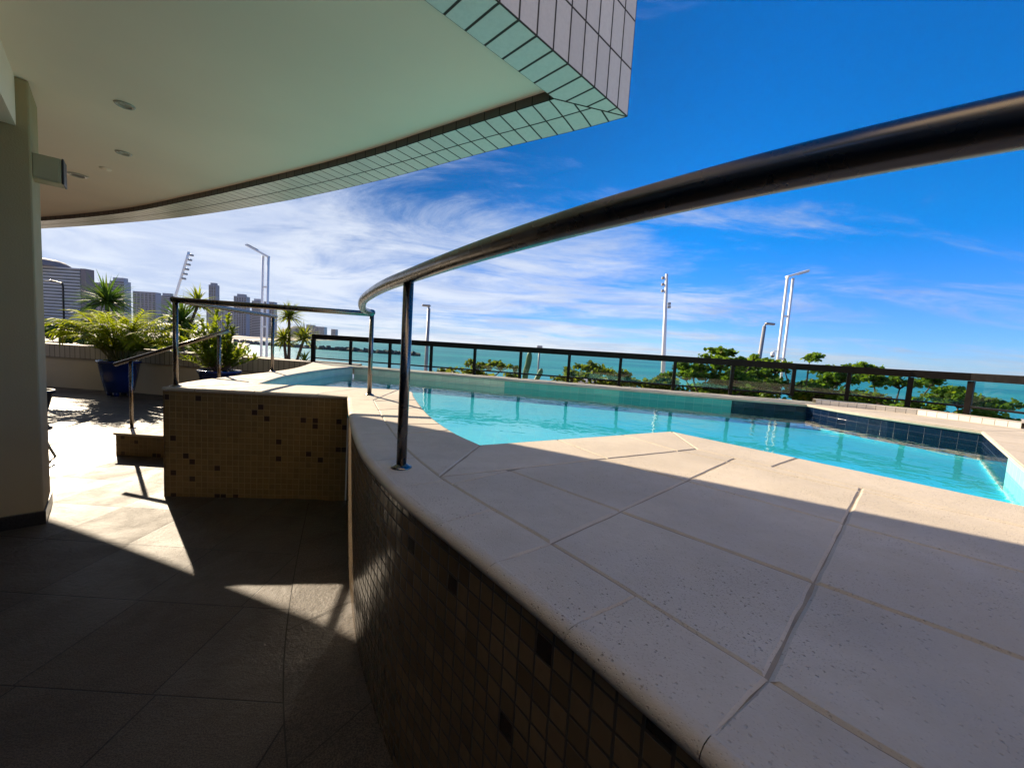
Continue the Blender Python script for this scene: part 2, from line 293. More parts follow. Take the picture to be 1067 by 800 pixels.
# ------------------------------------------------------------------ object helpers
def link(o, parent=None):
    COL.objects.link(o)
    if parent is not None: o.parent = parent
    return o
def tag(o, label, cat, group=None):
    o['label'] = label; o['category'] = cat
    if group: o['group'] = group
    return o
def thing(name, label, cat, loc=(0, 0, 0), rz=0, group=None):
    o = bpy.data.objects.new(name, None); o.empty_display_size = 0.2; o.location = loc; o.rotation_euler = (0, 0, rz)
    link(o); return tag(o, label, cat, group)
def stuff(o): o['kind'] = 'stuff'; return o
def structure(o): o['kind'] = 'structure'; return o
def mesh_obj(name, verts, faces, mat, parent=None, smooth=False, uvs=None, loc=None):
    me = bpy.data.meshes.new(name); me.from_pydata([tuple(v) for v in verts], [], faces); me.materials.append(mat)
    if uvs is not None:
        ul = me.uv_layers.new(name='UVMap'); i = 0
        for f in faces:
            for vi in f: ul.data[i].uv = uvs[vi]; i += 1
    if smooth: me.polygons.foreach_set('use_smooth', [True]*len(me.polygons))
    me.update(); o = bpy.data.objects.new(name, me); link(o, parent)
    if loc is not None: o.location = loc
    return o
class B:
    """collects shapes into one mesh"""
    def __init__(s): s.v = []; s.f = []; s.uv = []
    def add(s, vs, fs, uv=None):
        o = len(s.v); s.v += [Vector(x) for x in vs]; s.f += [tuple(i+o for i in f) for f in fs]; s.uv += (uv or [(0, 0)]*len(vs)); return s
    def box(s, x0, x1, y0, y1, z0, z1, m=None, bev=0.0):
        if bev > 0:
            bm = bmesh.new(); bmesh.ops.create_cube(bm, size=1)
            for v in bm.verts: v.co = Vector(((x0+x1)/2+v.co.x*(x1-x0), (y0+y1)/2+v.co.y*(y1-y0), (z0+z1)/2+v.co.z*(z1-z0)))
            bmesh.ops.bevel(bm, geom=list(bm.edges), offset=bev, segments=2, affect='EDGES', profile=0.5)
            bm.verts.index_update(); vs = [v.co.copy() for v in bm.verts]; fs = [[v.index for v in f.verts] for f in bm.faces]; bm.free()
        else:
            vs = [Vector(p) for p in ((x0, y0, z0), (x1, y0, z0), (x1, y1, z0), (x0, y1, z0), (x0, y0, z1), (x1, y0, z1), (x1, y1, z1), (x0, y1, z1))]
            fs = [(0, 3, 2, 1), (4, 5, 6, 7), (0, 1, 5, 4), (1, 2, 6, 5), (2, 3, 7, 6), (3, 0, 4, 7)]
        if m is not None: vs = [m @ v for v in vs]
        return s.add(vs, fs)
    def tube(s, pts, r, seg=12, cap=True):
        pts = [Vector(p) for p in pts]; N = len(pts); rr = r if isinstance(r, (list, tuple)) else [r]*N
        vs = []; fs = []; up = None
        for i, p in enumerate(pts):
            t = (pts[min(i+1, N-1)]-pts[max(i-1, 0)]).normalized()
            if up is None:
                up = Vector((0, 0, 1)) if abs(t.z) < 0.9 else Vector((1, 0, 0))
            a = t.cross(up).normalized(); b = a.cross(t).normalized(); up = b
            for j in range(seg):
                an = 2*math.pi*j/seg; vs.append(p+(a*math.cos(an)+b*math.sin(an))*rr[i])
        for i in range(N-1):
            for j in range(seg):
                a0 = i*seg+j; a1 = i*seg+(j+1) % seg; fs.append((a0, a0+seg, a1+seg, a1))
        if cap: fs.append(tuple(range(seg))); fs.append(tuple(range((N-1)*seg+seg-1, (N-1)*seg-1, -1)))
        return s.add(vs, fs)
    def lathe(s, prof, c=(0, 0, 0), seg=28):
        vs = []; fs = []; c = Vector(c)
        for (r, z) in prof:
            for j in range(seg):
                a = 2*math.pi*j/seg; vs.append(c+Vector((r*math.cos(a), r*math.sin(a), z)))
        for i in range(len(prof)-1):
            for j in range(seg):
                a0 = i*seg+j; a1 = i*seg+(j+1) % seg; fs.append((a0, a1, a1+seg, a0+seg))
        return s.add(vs, fs)
    def make(s, name, mat, parent=None, smooth=False):
        return mesh_obj(name, s.v, s.f, mat, parent, smooth, s.uv)
def spline(pts, n=8):
    """Catmull-Rom through points"""
    P = [Vector(p) for p in pts]; P = [2*P[0]-P[1]]+P+[2*P[-1]-P[-2]]; out = []
    for i in range(1, len(P)-2):
        a, b, c, d = P[i-1:i+3]
        for j in range(n):
            t = j/n; out.append(0.5*((2*b)+(c-a)*t+(2*a-5*b+4*c-d)*t*t+(3*b-a-3*c+d)*t**3))
    return out+[P[-2].copy()]
def v2(p): return Vector((p[0], p[1]))
def normals2(path):
    """left-hand unit normals of an open 2D path, mitred"""
    N = len(path); out = []
    for i in range(N):
        ds = []
        if i > 0: ds.append((path[i]-path[i-1]).normalized())
        if i < N-1: ds.append((path[i+1]-path[i]).normalized())
        ns = [Vector((-d.y, d.x)) for d in ds]; m = sum(ns, Vector((0, 0))).normalized()
        out.append(m/max(0.35, m.dot(ns[0])))
    return out
def sweep(path, prof, closed=False):
    """sweep a profile of (offset along left normal, z) along a 2D path; uv in metres: (arc length, profile length)"""
    path = [v2(p) for p in path]; nn = normals2(path); b = B(); vs = []; uv = []; fs = []
    al = [0]
    for i in range(1, len(path)): al.append(al[-1]+(path[i]-path[i-1]).length)
    pl = [0]
    for i in range(1, len(prof)): pl.append(pl[-1]+math.hypot(prof[i][0]-prof[i-1][0], prof[i][1]-prof[i-1][1]))
    K = len(prof)
    for i, p in enumerate(path):
        for j, (o, z) in enumerate(prof):
            q = p+nn[i]*o; vs.append((q.x, q.y, z)); uv.append((al[i], pl[j]))
    for i in range(len(path)-1):
        for j in range(K-1): fs.append((i*K+j, (i+1)*K+j, (i+1)*K+j+1, i*K+j+1))
    return b.add(vs, fs, uv)
def copy_thing(src, loc=None, rz=None, label=None):
    r = src.copy(); link(r)
    if loc is not None: r.location = loc
    if rz is not None: r.rotation_euler = (0, 0, rz)
    if label: r['label'] = label
    for ch in list(src.children):
        c = ch.copy(); link(c, r)
        for g in list(ch.children):
            d = g.copy(); link(d, c)
    return r

C = 1.135      # top of the pool coping
WL = 0.97      # water level
# ================================================================== the setting
structure(mesh_obj('sea', [(-9400, -200, -5), (9400, -200, -5), (9400, 9400, -5), (-9400, 9400, -5)], [(0, 1, 2, 3)], M['sea']))
land = [(-9300, -150), (200, -150), (200, 62), (70, 68), (20, 80), (-60, 95), (-88, 128), (-225, 350), (-300, 540), (-660, 1500), (-1100, 2600), (-9300, 2600)]
structure(mesh_obj('beach', [(x, y, -4.45) for x, y in land], [tuple(range(len(land)))], M['sand']))
st = [(-9300, -150), (200, -150), (200, 40), (-70, 40), (-110, 80), (-300, 420), (-640, 1200), (-1400, 2500), (-9300, 2500)]
structure(mesh_obj('street', [(x, y, -4.0) for x, y in st], [tuple(range(len(st)))], M['street']))
# terrace floor with its edge down to the street
fl = [(-15, 10.95), (-4.9, 9.9), (-3.0, 4.3), (8.2, 3.0), (8.2, -7), (-15, -7)]
b = B(); b.add([(x, y, 0) for x, y in fl]+[(x, y, -4.2) for x, y in fl], [tuple(range(5, -1, -1))]+[(i, (i+1) % 6, (i+1) % 6+6, i+6) for i in range(6)])
structure(b.make('terrace_floor', M['floor']))

# ------------------------------------------------------------------ swimming pool
pool = thing('swimming_pool', 'raised swimming pool with cream stone coping and brown mosaic outer wall', 'pool')
outer = [v2(p) for p in spline([(-1.72, 4.2), (-1.36, 3.35), (-1.06, 2.67), (-0.78, 2.1), (-0.5, 1.64), (-0.29, 1.36), (-0.10, 1.13), (0.09, 0.89), (0.26, 0.66), (0.48, 0.38), (0.85, 0.02), (1.35, -0.33), (2.0, -0.6)], 6)]
A_ = v2((-3.5, 4.0)); B_ = outer[0]
leftout = [v2(p) for p in spline([(-4.8, 9.66), (-4.4, 8.6), (-4.02, 7.4), (-3.85, 6.44), (-3.76, 5.4), (-3.68, 4.67), (-3.5, 4.0)], 4)]
front = [A_, v2((-2.6, 4.1)), B_]
# tiled outer walls: the profile runs from floor up to under the coping
def wall_sweep(path, inset): return sweep(path, [(inset, -0.02), (inset, C-0.035)])
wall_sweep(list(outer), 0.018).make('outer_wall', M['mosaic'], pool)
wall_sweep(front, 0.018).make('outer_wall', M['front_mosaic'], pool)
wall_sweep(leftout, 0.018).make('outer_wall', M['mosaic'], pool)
# inner outline of the pool (water side), counter-clockwise seen from above is not needed: listed from the left tip
near_left = [v2(p) for p in spline([(-3.0, 4.74), (-2.55, 4.84), (-1.95, 4.95), (-1.42, 5.02)], 4)]
turn = [v2(p) for p in spline([(-1.42, 5.02), (-1.22, 4.9), (-1.08, 4.45), (-0.72, 3.44), (-0.41, 2.78), (-0.17, 2.42)], 5)][1:]
near = [v2((1.34, 3.30)), v2((2.585, 1.755))]
jut = [v2((5.42, 4.6))]+[v2(p) for p in spline([(5.42, 4.6), (5.06, 5.38), (4.90, 6.0), (4.87, 6.62)], 4)][1:]
farl = [v2((-3.5, 8.85))]
left = [v2(p) for p in spline([(-3.5, 8.85), (-3.57, 8.2), (-3.52, 7.18), (-3.36, 5.97), (-3.0, 4.74)], 5)][1:-1]
P = near_left+turn+near+jut+farl+left     # counter-clockwise: interior on the left
def offs(poly, d):
    N = len(poly); out = []
    for i in range(N):
        d1 = (poly[i]-poly[i-1]).normalized(); d2 = (poly[(i+1) % N]-poly[i]).normalized()
        n1 = Vector((d1.y, -d1.x)); n2 = Vector((d2.y, -d2.x)); m = (n1+n2).normalized(); out.append(poly[i]+m*d/max(0.4, m.dot(n1)))
    return out
# basin and water
PB = offs(P, 0.02); N = len(PB)
b = B(); b.add([(p.x, p.y, 0.76) for p in PB], [tuple(range(N))], [(p.x, p.y) for p in PB])
al = [0.0]
for i in range(N): al.append(al[-1]+(PB[(i+1) % N]-PB[i]).length)
for i in range(N):
    q0, q1 = PB[i], PB[(i+1) % N]
    b.add([(q0.x, q0.y, 0.76), (q1.x, q1.y, 0.76), (q1.x, q1.y, 0.80), (q0.x, q0.y, 0.80)], [(0, 3, 2, 1)], [(al[i], 0), (al[i+1], 0), (al[i+1], .04), (al[i], .04)])
b.make('basin', M['basin'], pool)
# rounded underwater bench in the left end of the pool
# tile bands at the waterline, in colours by stretch
def band(path, mat, name='tile_band'):
    s_ = sweep(path, [(-0.02, 0.80), (-0.02, C-0.03)]); s_.make(name, mat, pool)
fr0, fr1 = jut[-1], farl[0]
def onfar(t): return fr0+(fr1-fr0)*t
band(near_left+turn, M['pool_cream']); band([turn[-1]]+near[:1], M['pool_aqua']); band([near[0], near[1]], M['pool_aqua'])
rw = lambda t: near[1]+(jut[0]-near[1])*t
band([rw(0), rw(0.56)], M['pool_aqua']); band([rw(0.56), rw(1)]+jut[1:]+[onfar(0.128)], M['pool_navy'])
band([onfar(0.128), onfar(0.345)], M['pool_green']); band([onfar(0.345), onfar(0.60)], M['pool_teal']); band([onfar(0.60), onfar(1.0)], M['pool_cream']); band([fr1]+left+[P[0]], M['pool_cream'])
PW = offs(P, 0.019)
structure(mesh_obj('pool_water', [(p.x, p.y, WL) for p in PW], [tuple(range(N))], M['water']))

# ---- coping: real slabs cut from outlines, each with a softened edge, over a mortar bed
dense_outer = [outer[i].lerp(outer[i+1], t/6) for i in range(len(outer)-1) for t in range(6)]+[outer[-1]]
def slabs(name, faces, parent, bev=0.011, drop=0.007, jitter=0.0028):
    """faces: list of 2D polygons; returns one mesh of separate slabs"""
    bm = bmesh.new()
    for poly in faces:
        dz_ = random.uniform(-jitter, 0)
        fine = []
        for i in range(len(poly)):      # slightly ragged, hand-dressed edges
            p, q = v2(poly[i]), v2(poly[(i+1) % len(poly)]); m_ = max(1, int((q-p).length/0.07))
            for j in range(m_):
                w_ = Vector((random.uniform(-1, 1), random.uniform(-1, 1)))*(0.0022 if j else 0.0008); fine.append(p.lerp(q, j/m_)+w_)
        vs = [bm.verts.new((p[0], p[1], C+dz_)) for p in fine]
        try: f = bm.faces.new(vs)
        except Exception: continue
        if f.normal.z < 0: f.normal_flip()
    bm.normal_update()
    for f in list(bm.faces):
        if f.calc_area() < 0.002: bm.faces.remove(f)
    for f in bm.faces:
        if f.normal.z < 0: f.normal_flip()
    base = list(bm.faces); old = set(bm.verts)
    bmesh.ops.inset_individual(bm, faces=base, thickness=bev, depth=0.0, use_even_offset=True)
    for v in old:
        p = v.co.xy; near_edge = name == 'coping_stones' and min((p-q).length for q in dense_outer) < 0.036
        v.co.z = C-0.0012 if near_edge else v.co.z-drop
    bmesh.ops.triangulate(bm, faces=[f for f in bm.faces if len(f.verts) > 4])
    me = bpy.data.meshes.new(name); bm.to_mesh(me); bm.free(); me.materials.append(M['slab'])
    return link(bpy.data.objects.new(name, me), parent)
def cut(faces, p, q, side=None):
    """cut 2D polygons by the infinite line through p and q (only where side(centroid) is true)"""
    p, q = v2(p), v2(q); d = (q-p).normalized(); nrm = Vector((-d.y, d.x)); out = []
    for poly in faces:
        c = sum((v2(x) for x in poly), Vector((0, 0)))/len(poly)
        if side and not side(c): out.append(poly); continue
        bm = bmesh.new(); f = bm.faces.new([bm.verts.new((x[0], x[1], 0)) for x in poly])
        bmesh.ops.bisect_plane(bm, geom=list(bm.verts)+list(bm.edges)+list(bm.faces), plane_co=(p.x, p.y, 0), plane_no=(nrm.x, nrm.y, 0), dist=1e-4)
        for f in bm.faces: out.append([v.co.xy.copy() for v in f.verts])
        bm.free()
    return out
BW = 0.24
on = normals2(outer); inner_line = [outer[i]+on[i]*BW for i in range(len(outer))]
# near deck outline: border line, then right side, then the water's edge back
deck = [p.copy() for p in inner_line[2:]]+[v2((7.3, -0.8)), v2((7.3, 5.0)), v2((6.95, 5.06)), jut[0]]+[near[1], near[0]]+list(reversed(turn))+[near_left[-1]]
p6, p7, p10 = turn[-1], near[0], near[1]
d67 = (p7-p6).normalized(); n67 = Vector((d67.y, -d67.x)); d710 = (p10-p7).normalized(); n710 = Vector((d710.y, -d710.x)); n710 = n710 if n710.x < 0 else -n710
dr = (jut[0]-p10).normalized(); nr = Vector((dr.y, -dr.x))
def meet(a, da, b_, db):
    t = ((b_.x-a.x)*db.y-(b_.y-a.y)*db.x)/(da.x*db.y-da.y*db.x); return a+da*t
W1, W2, W3 = 0.50, 0.44, 0.36
q7 = meet(p6+n67*W1, d67, p7+n710*W2, d710); q10 = meet(p7+n710*W2, d710, p10+nr*W3, dr)
iq = min(range(2, len(inner_line)), key=lambda i: (inner_line[i]-v2((-0.28, 1.79))).length); q6 = inner_line[iq]
qj = jut[0]+nr*W3
edge_r = v2((6.95, 5.06))
left_zone = [inner_line[i] for i in range(2, iq+1)]+list(reversed(turn))+[near_left[-1]]
lz = [left_zone]
for a, c_ in (((-1.15, 2.82), (-0.45, 3.0)), ((-0.95, 2.4), (-0.40, 2.80)), ((-1.3, 3.3), (-0.8, 3.75)), ((-1.5, 3.85), (-1.0, 4.2))): lz = cut(lz, a, c_)
mz = [[q6, q7, p7, p6]]
for t in (0.33, 0.68): mz = cut(mz, p6+d67*t*(p7-p6).length, p6+d67*t*(p7-p6).length+n67)
rz_ = [[q7, q10, p10, p7]]
rz_ = cut(rz_, p7.lerp(p10, 0.45), p7.lerp(p10, 0.45)+n710)
cz = [[q10, qj, jut[0], p10]]
for t in (0.15, 0.3, 0.45, 0.6, 0.75, 0.9): cz = cut(cz, p10.lerp(jut[0], t), p10.lerp(jut[0], t)+nr)
field = [inner_line[i] for i in range(iq, len(inner_line))]+[v2((7.3, -0.8)), v2((7.3, 5.0)), edge_r, qj, q10, q7]
fz = [field]
G = v2((0.87, 1.07)); e1 = Vector((1, -1)).normalized(); e2 = Vector((1, 1)).normalized()
for i in range(-2, 9): fz = cut(fz, G+e1*0.605*i, G+e1*0.605*i+e2)
for i in range(-3, 9): fz = cut(fz, G+e2*0.625*i, G+e2*0.625*i+e1)
fcs = lz+mz+rz_+cz+fz
rgap = [jut[0], qj, edge_r]
# border stones along the outer curve
bst = []
k0 = 2
seg_i = [2, 8, 14, 20, 25, 32, 38, 44, 50, 57, 64, len(outer)-1]
for a, c_ in zip(seg_i[:-1], seg_i[1:]):
    if a >= len(outer)-1: break
    c_ = min(c_, len(outer)-1)
    bst.append([outer[i]+on[i]*0.03 for i in range(a, c_+1)]+[inner_line[i] for i in range(c_, a-1, -1)])
# front strip between the front wall and the water, left strip, far strip, right ledge
fstrip = [A_+Vector((0.03, 0.03)), v2((-2.6, 4.13)), B_+Vector((0, 0.03)), outer[2]+on[2]*0.03, inner_line[2], near_left[-1]]+list(reversed(near_left[:-1]))
fs_ = [fstrip]
for a, c_ in (((-2.75, 4.1), (-2.55, 4.9)), ((-2.05, 4.1), (-1.85, 5.0)), ((-3.35, 4.0), (-3.05, 4.8))): fs_ = cut(fs_, a, c_)
lstrip = [leftout[i] for i in range(len(leftout))]+[P[0]]+list(reversed(left))+[fr1]
lstrip[-len(left)-2-1] = A_+Vector((0.03, 0.03))
ls = [lstrip]
for y in (5.1, 6.0, 6.9, 7.8, 8.7): ls = cut(ls, (-5, y-0.05), (-3, y+0.05))
fence_line = [v2(p) for p in ((-4.8, 9.66), (0.0, 8.56), (5.1, 7.34), (5.78, 6.95), (6.4, 6.5), (6.75, 5.95), (6.95, 5.06))]
fstr = [leftout[0], fr1]+[fr0]+[v2((5.1, 7.34)), v2((0.0, 8.56))]
fa = [fstr]
for i in range(1, 10):
    q = fr1+(fr0-fr1)*(i/10); fa = cut(fa, q, q+Vector((0.25, 1)))
rstr = [fr0]+list(reversed(jut))[1:]+[v2((6.95, 5.06)), v2((6.75, 5.95)), v2((6.4, 6.5)), v2((5.78, 6.95)), v2((5.1, 7.34))]
ra = [rstr]
for y in (5.3, 6.0, 6.5): ra = cut(ra, (4.5, y-0.2), (6.5, y+0.3))
sl = slabs('deck_slabs', fcs, pool)
slabs('coping_stones', bst+fs_+ls+fa+ra+[rgap], pool, 0.006, 0.005, 0.0018)
# mortar bed just under the slabs
bd = B()
for poly in [left_zone, [q6, q7, p7, p6], [q7, q10, p10, p7], [q10, qj, jut[0], p10], field, fstrip, lstrip, fstr, rstr]+bst: bd.add([(p.x, p.y, C-0.0065) for p in poly], [tuple(range(len(poly)))])
bd.make('mortar_bed', M['mortar'], pool)
# rounded nosing along the outer edge and along the water's edge
def nose(path, name):
    prof = [(0.031, C-0.0012), (0.022, C-0.002), (0.010, C-0.006), (0.002, C-0.015), (0.0, C-0.024), (0.002, C-0.033), (0.009, C-0.041), (0.02, C-0.044), (0.05, C-0.044)]
    return sweep(path, prof).make(name, M['slab'], pool, True)
for a, c_ in zip(seg_i[:-1], seg_i[1:]): nose([outer[i].lerp(outer[i+1], 0.03) if i == a else outer[i] for i in range(a, min(c_, len(outer)-1)+1)], 'nosing')
nose([A_, v2((-3.2, 4.033))], 'nosing'); nose([v2((-3.194, 4.034)), v2((-2.64, 4.095))], 'nosing'); nose([v2((-2.634, 4.096)), v2((-2.02, 4.166))], 'nosing'); nose([v2((-2.014, 4.167)), B_, outer[1], outer[2]], 'nosing')
nose(leftout, 'nosing')
wl_ = [p.copy() for p in P]+[P[0].copy()]
lip = sweep(wl_, [(-0.05, C-0.044), (-0.012, C-0.044), (-0.002, C-0.036), (0.001, C-0.022), (-0.003, C-0.008), (-0.008, C-0.003)]); lip.make('pool_lip', M['slab'], pool)

# floor border laid along the foot of the curved wall
bp = [outer[i] for i in range(0, len(outer)-20)]
fb = sweep(bp, [(-0.34, 0.004), (0.03, 0.004)])
structure(fb.make('floor_border', M['floor_edge']))
fj = sweep(bp, [(-0.346, 0.0045), (-0.339, 0.0045)]); nb_ = normals2(bp)
for i in range(6, len(bp)-1, 9):
    a, d = bp[i]+nb_[i]*-0.34, bp[i]+nb_[i]*0.02; t_j = Vector((-(d-a).y, (d-a).x)).normalized()*0.003; d = d+t_j*55; a_ = [(a-t_j), (d-t_j), (d+t_j), (a+t_j)]
    fj.add([(q.x, q.y, 0.0082) for q in a_], [(0, 1, 2, 3)])
structure(fj.make('floor_joint', M['lip_joint']))

# ------------------------------------------------------------------ kerb under the right part of the fence
kb = thing('tiled_kerb', 'low white tiled kerb under the bend of the terrace fence', 'kerb')
kp = [v2(p) for p in ((5.12, 6.76), (5.72, 6.42), (6.10, 6.02), (6.28, 5.5), (6.45, 5.06))]
kp = list(reversed(kp))
sweep(kp, [(0.0, C-0.01), (0.0, C+0.07)]).make('tile_face', M['kerb_tile'], kb)
sweep(kp, [(0.0, C+0.07), (-0.36, C+0.068), (-0.36, C+0.05), (-0.36, -0.2)]).make('kerb_top', M['slab'], kb)

# ------------------------------------------------------------------ terrace fence
fence = thing('terrace_fence', 'dark bronze metal fence with clear glass panes along the far edge of the pool', 'fence', (0, 0, 0))
top = 1.80
def bar(p, q, z0, z1, w, m, name, ext=0.0, bev=0.006):
    p, q = v2(p), v2(q); d = q-p; L_ = d.length; mt = Matrix.Translation((p.x, p.y, 0)) @ Matrix.Rotation(math.atan2(d.y, d.x), 4, 'Z')
    return B().box(-ext, L_+ext, -w/2, w/2, z0, z1, mt, bev).make(name, m, fence)
straight = []
fa0, fa1 = v2((-4.8, 9.66)), v2((5.1, 7.34))
for t in range(11): straight.append(fa0.lerp(fa1, t/10))
allp = straight+[v2(p) for p in ((5.78, 6.95), (6.4, 6.5), (6.75, 5.95), (6.95, 5.06), (7.1, 4.2))]
bar(fa0, fa1, top-0.115, top, 0.075, M['bronze'], 'top_rail', 0.02)
bar(allp[10], allp[12], top-0.115, top-0.001, 0.075, M['bronze'], 'top_rail', -0.01)
bar(allp[12], allp[13], top-0.113, top+0.002, 0.082, M['bronze'], 'top_rail', 0.0)
bar(allp[13], allp[15], top-0.113, top+0.003, 0.082, M['bronze'], 'top_rail', 0.0)
for i in range(len(allp)-1):
    p, q = allp[i], allp[i+1]; d = (q-p).normalized(); zb = C+0.0 if i < 10 else C+0.072
    if i == 13: q = allp[15]
    if i == 14: continue
    bar(p+d*0.026, q-d*0.026, zb+0.085, zb+0.115, 0.035, M['bronze'], 'bottom_rail', 0.0, 0.003)
    bar(p+d*0.03, q-d*0.03, zb+0.116, top-0.116, 0.008, M['glass'], 'glass_pane', 0.0, 0.0)
for i, p in enumerate(allp):
    if i == 14: continue
    zb = C-0.004 if i < 10 else C+0.068
    w = 0.10 if i == 0 else (0.058 if i < 12 else 0.07)
    d = allp[min(i+1, len(allp)-1)]-allp[max(i-1, 0)]; mt = Matrix.Translation((p.x, p.y, 0)) @ Matrix.Rotation(math.atan2(d.y, d.x), 4, 'Z')
    B().box(-w/2, w/2, -0.025, 0.025, zb, top-0.1155, mt, 0.003).make('post', M['bronze'], fence)

# ------------------------------------------------------------------ steel railing round the pool corner
rail = thing('pool_railing', 'brushed steel tube railing standing on the pool coping and sweeping past the camera', 'railing')
RZ = 2.02
def r3(pts, z=RZ): return [(p[0], p[1], z) for p in pts]
hr = spline(r3([(-1.52, 4.31), (-1.535, 4.2), (-1.46, 3.87), (-1.17, 3.10), (-0.90, 2.54), (-0.68, 2.14), (-0.49, 1.84), (-0.25, 1.47), (-0.02, 1.14), (0.18, 0.88), (0.385, 0.655), (0.585, 0.48), (0.9, 0.24), (1.35, 0.0), (2.0, -0.2)]), 8)
B().tube(hr, 0.0315, 20).make('handrail', M['steel'], rail, True)
B().tube(r3([(-3.47, 4.10), (-1.53, 4.345)], RZ-0.012), 0.028, 18).make('handrail', M['steel'], rail, True)
B().tube(spline(r3([(-3.48, 4.12), (-3.58, 4.7), (-3.72, 5.5), (-3.85, 6.52)], RZ-0.006), 4), 0.028, 18).make('handrail', M['steel'], rail, True)
for (x, y, r) in ((-3.44, 4.10, 0.023), (-1.545, 4.36, 0.023), (-0.5, 1.87, 0.0235), (-3.84, 6.42, 0.023), (0.86, 0.27, 0.0235)):
    po = B().tube([(x, y, C-0.01), (x, y, RZ-0.02)], r, 20).make('post', M['steel'], rail, True)
    B().lathe([(0.001, 0.016), (r+0.004, 0.016), (r+0.008, 0.012), (r+0.024, 0.006), (r+0.026, 0.0), (r+0.026, -0.012)], (x, y, C)).make('base_flange', M['steel'], po, True)

# ------------------------------------------------------------------ steps up to the pool and their handrail
steps = thing('pool_steps', 'cream stone steps with mosaic sides climbing to the pool deck', 'steps')
sx = [(-5.21, 0.30), (-4.45, 0.58), (-4.12, 0.86)]
for i, (x, z) in enumerate(sx):
    x1 = -3.70
    bb = B(); zz0 = 0 if i == 0 else sx[i-1][1]
    y0, y1 = 5.25, 6.35
    bb.add([(x, y0, zz0), (x1, y0, zz0), (x1, y0, z-0.03), (x, y0, z-0.03)], [(0, 1, 2, 3)], [(0, 0), (x1-x, 0), (x1-x, z-zz0), (0, z-zz0)])
    bb.add([(x, y1, zz0), (x, y0, zz0), (x, y0, z-0.03), (x, y1, z-0.03)], [(0, 1, 2, 3)], [(0, 0), (1.1, 0), (1.1, z-zz0), (0, z-zz0)])
    bb.make('riser', M['front_mosaic'], steps)
    B().box(x-0.02, x1, y0-0.02, y1, z-0.03, z, None, 0.008).make('tread', M['slab'], steps)
sh = thing('stair_handrail', 'sloping brushed steel handrail on two posts beside the pool steps', 'handrail')
B().tube([(-5.45, 5.5, 1.18), (-3.98, 5.62, 1.735)], 0.027, 18).make('rail', M['steel'], sh, True)
for (x, y, z0, z1) in ((-5.25, 5.52, 0.30, 1.24), (-4.10, 5.61, 0.86, 1.67)):
    po = B().tube([(x, y, z0), (x, y, z1)], 0.021, 18).make('post', M['steel'], sh, True)
    B().lathe([(0.001, 0.014), (0.03, 0.014), (0.045, 0.004), (0.046, 0.0)], (x, y, z0)).make('base_flange', M['steel'], po, True)

# ------------------------------------------------------------------ parapet along the left
pp = thing('terrace_parapet', 'cream rendered parapet with a band of upright tiles along the left terrace edge', 'parapet')
pl_ = [v2((-15, 10.62)), v2((-9.6, 10.33)), v2((-4.86, 9.62))]
sweep(pl_, [(0.03, 0.0), (0.03, 0.80)]).make('wall', M['cream_wall'], pp)
s_ = sweep(pl_, [(0.0, 0.79), (0.0, 1.13)]); s_.make('tile_cap', M['cap_tile'], pp)
sweep(pl_, [(0.03, 0.79), (0.0, 0.79)]).make('cap_soffit', M['cap_tile'], pp)
sweep(pl_, [(0.0, 1.13), (0.30, 1.135), (0.30, -3.9)]).make('ledge', M['slab'], pp)

# ------------------------------------------------------------------ overhanging upper floor
bld_o = thing('apartment_building', 'overhanging upper floor with cream ceiling and tiled curved edge', 'building')
ro = [v2(p) for p in spline([(-15.5, 9.6), (-12.0, 8.85), (-9.25, 8.02), (-6.95, 7.22), (-5.24, 6.54), (-3.53, 5.72), (-2.43, 5.13), (-1.55, 4.61), (-1.06, 4.30), (-0.34, 3.83), (0.38, 3.40), (0.735, 3.165)], 6)]
ri = [v2(p) for p in spline([(-14.7, 8.9), (-11.5, 8.25), (-8.6, 7.42), (-6.33, 6.58), (-4.56, 5.72), (-3.06, 4.94), (-2.10, 4.42), (-1.34, 3.97), (-0.92, 3.70), (-0.31, 3.31), (0.17, 3.005)], 6)]
def ribbon(a, c_, z, rows, name, mat, parent):
    """flat strip between two 2D paths, uv in metres along and across"""
    K = len(a)-1
    def res(path):
        L_ = [0]
        for i in range(1, len(path)): L_.append(L_[-1]+(path[i]-path[i-1]).length)
        out = []
        for j in range(121):
            t = L_[-1]*j/120; i = 0
            while i < len(L_)-2 and L_[i+1] < t: i += 1
            f = (t-L_[i])/max(1e-9, L_[i+1]-L_[i]); out.append(path[i].lerp(path[i+1], f))
        return out, L_[-1]
    pa, la = res(a); pc, lc = res(c_); vs = []; uv = []; fs = []
    def along(q):   # arc length on the outer edge of the point nearest to q, so that the joints run square to it
        best, out, acc = 1e9, 0.0, 0.0
        for i in range(len(a)-1):
            d = a[i+1]-a[i]; t = (q-a[i]).dot(d)/d.dot(d); t = max(0.0, t if i == len(a)-2 else min(1.0, t)); dd = (a[i]+d*t-q).length
            if dd < best: best, out = dd, acc+d.length*t
            acc += d.length
        return la-out
    for j in range(121):
        for (p, v_) in ((pa[j], 0.0), (pc[j], rows)): vs.append((p.x, p.y, z)); uv.append((along(p), v_))
    for j in range(120): fs.append((2*j, 2*j+2, 2*j+3, 2*j+1))
    return B().add(vs, fs, uv).make(name, mat, parent)
HB, HC = 3.5, 3.565
ribbon(ro, ri, HB, 0.42, 'soffit_tiles', M['soffit_tile'], bld_o)
cor = ro[-1]; icor = ri[-1]; back = Vector((-1, -1)).normalized()
o_end = cor+back*11; i_end = icor+back*10.8+Vector((-0.02, 0.0))
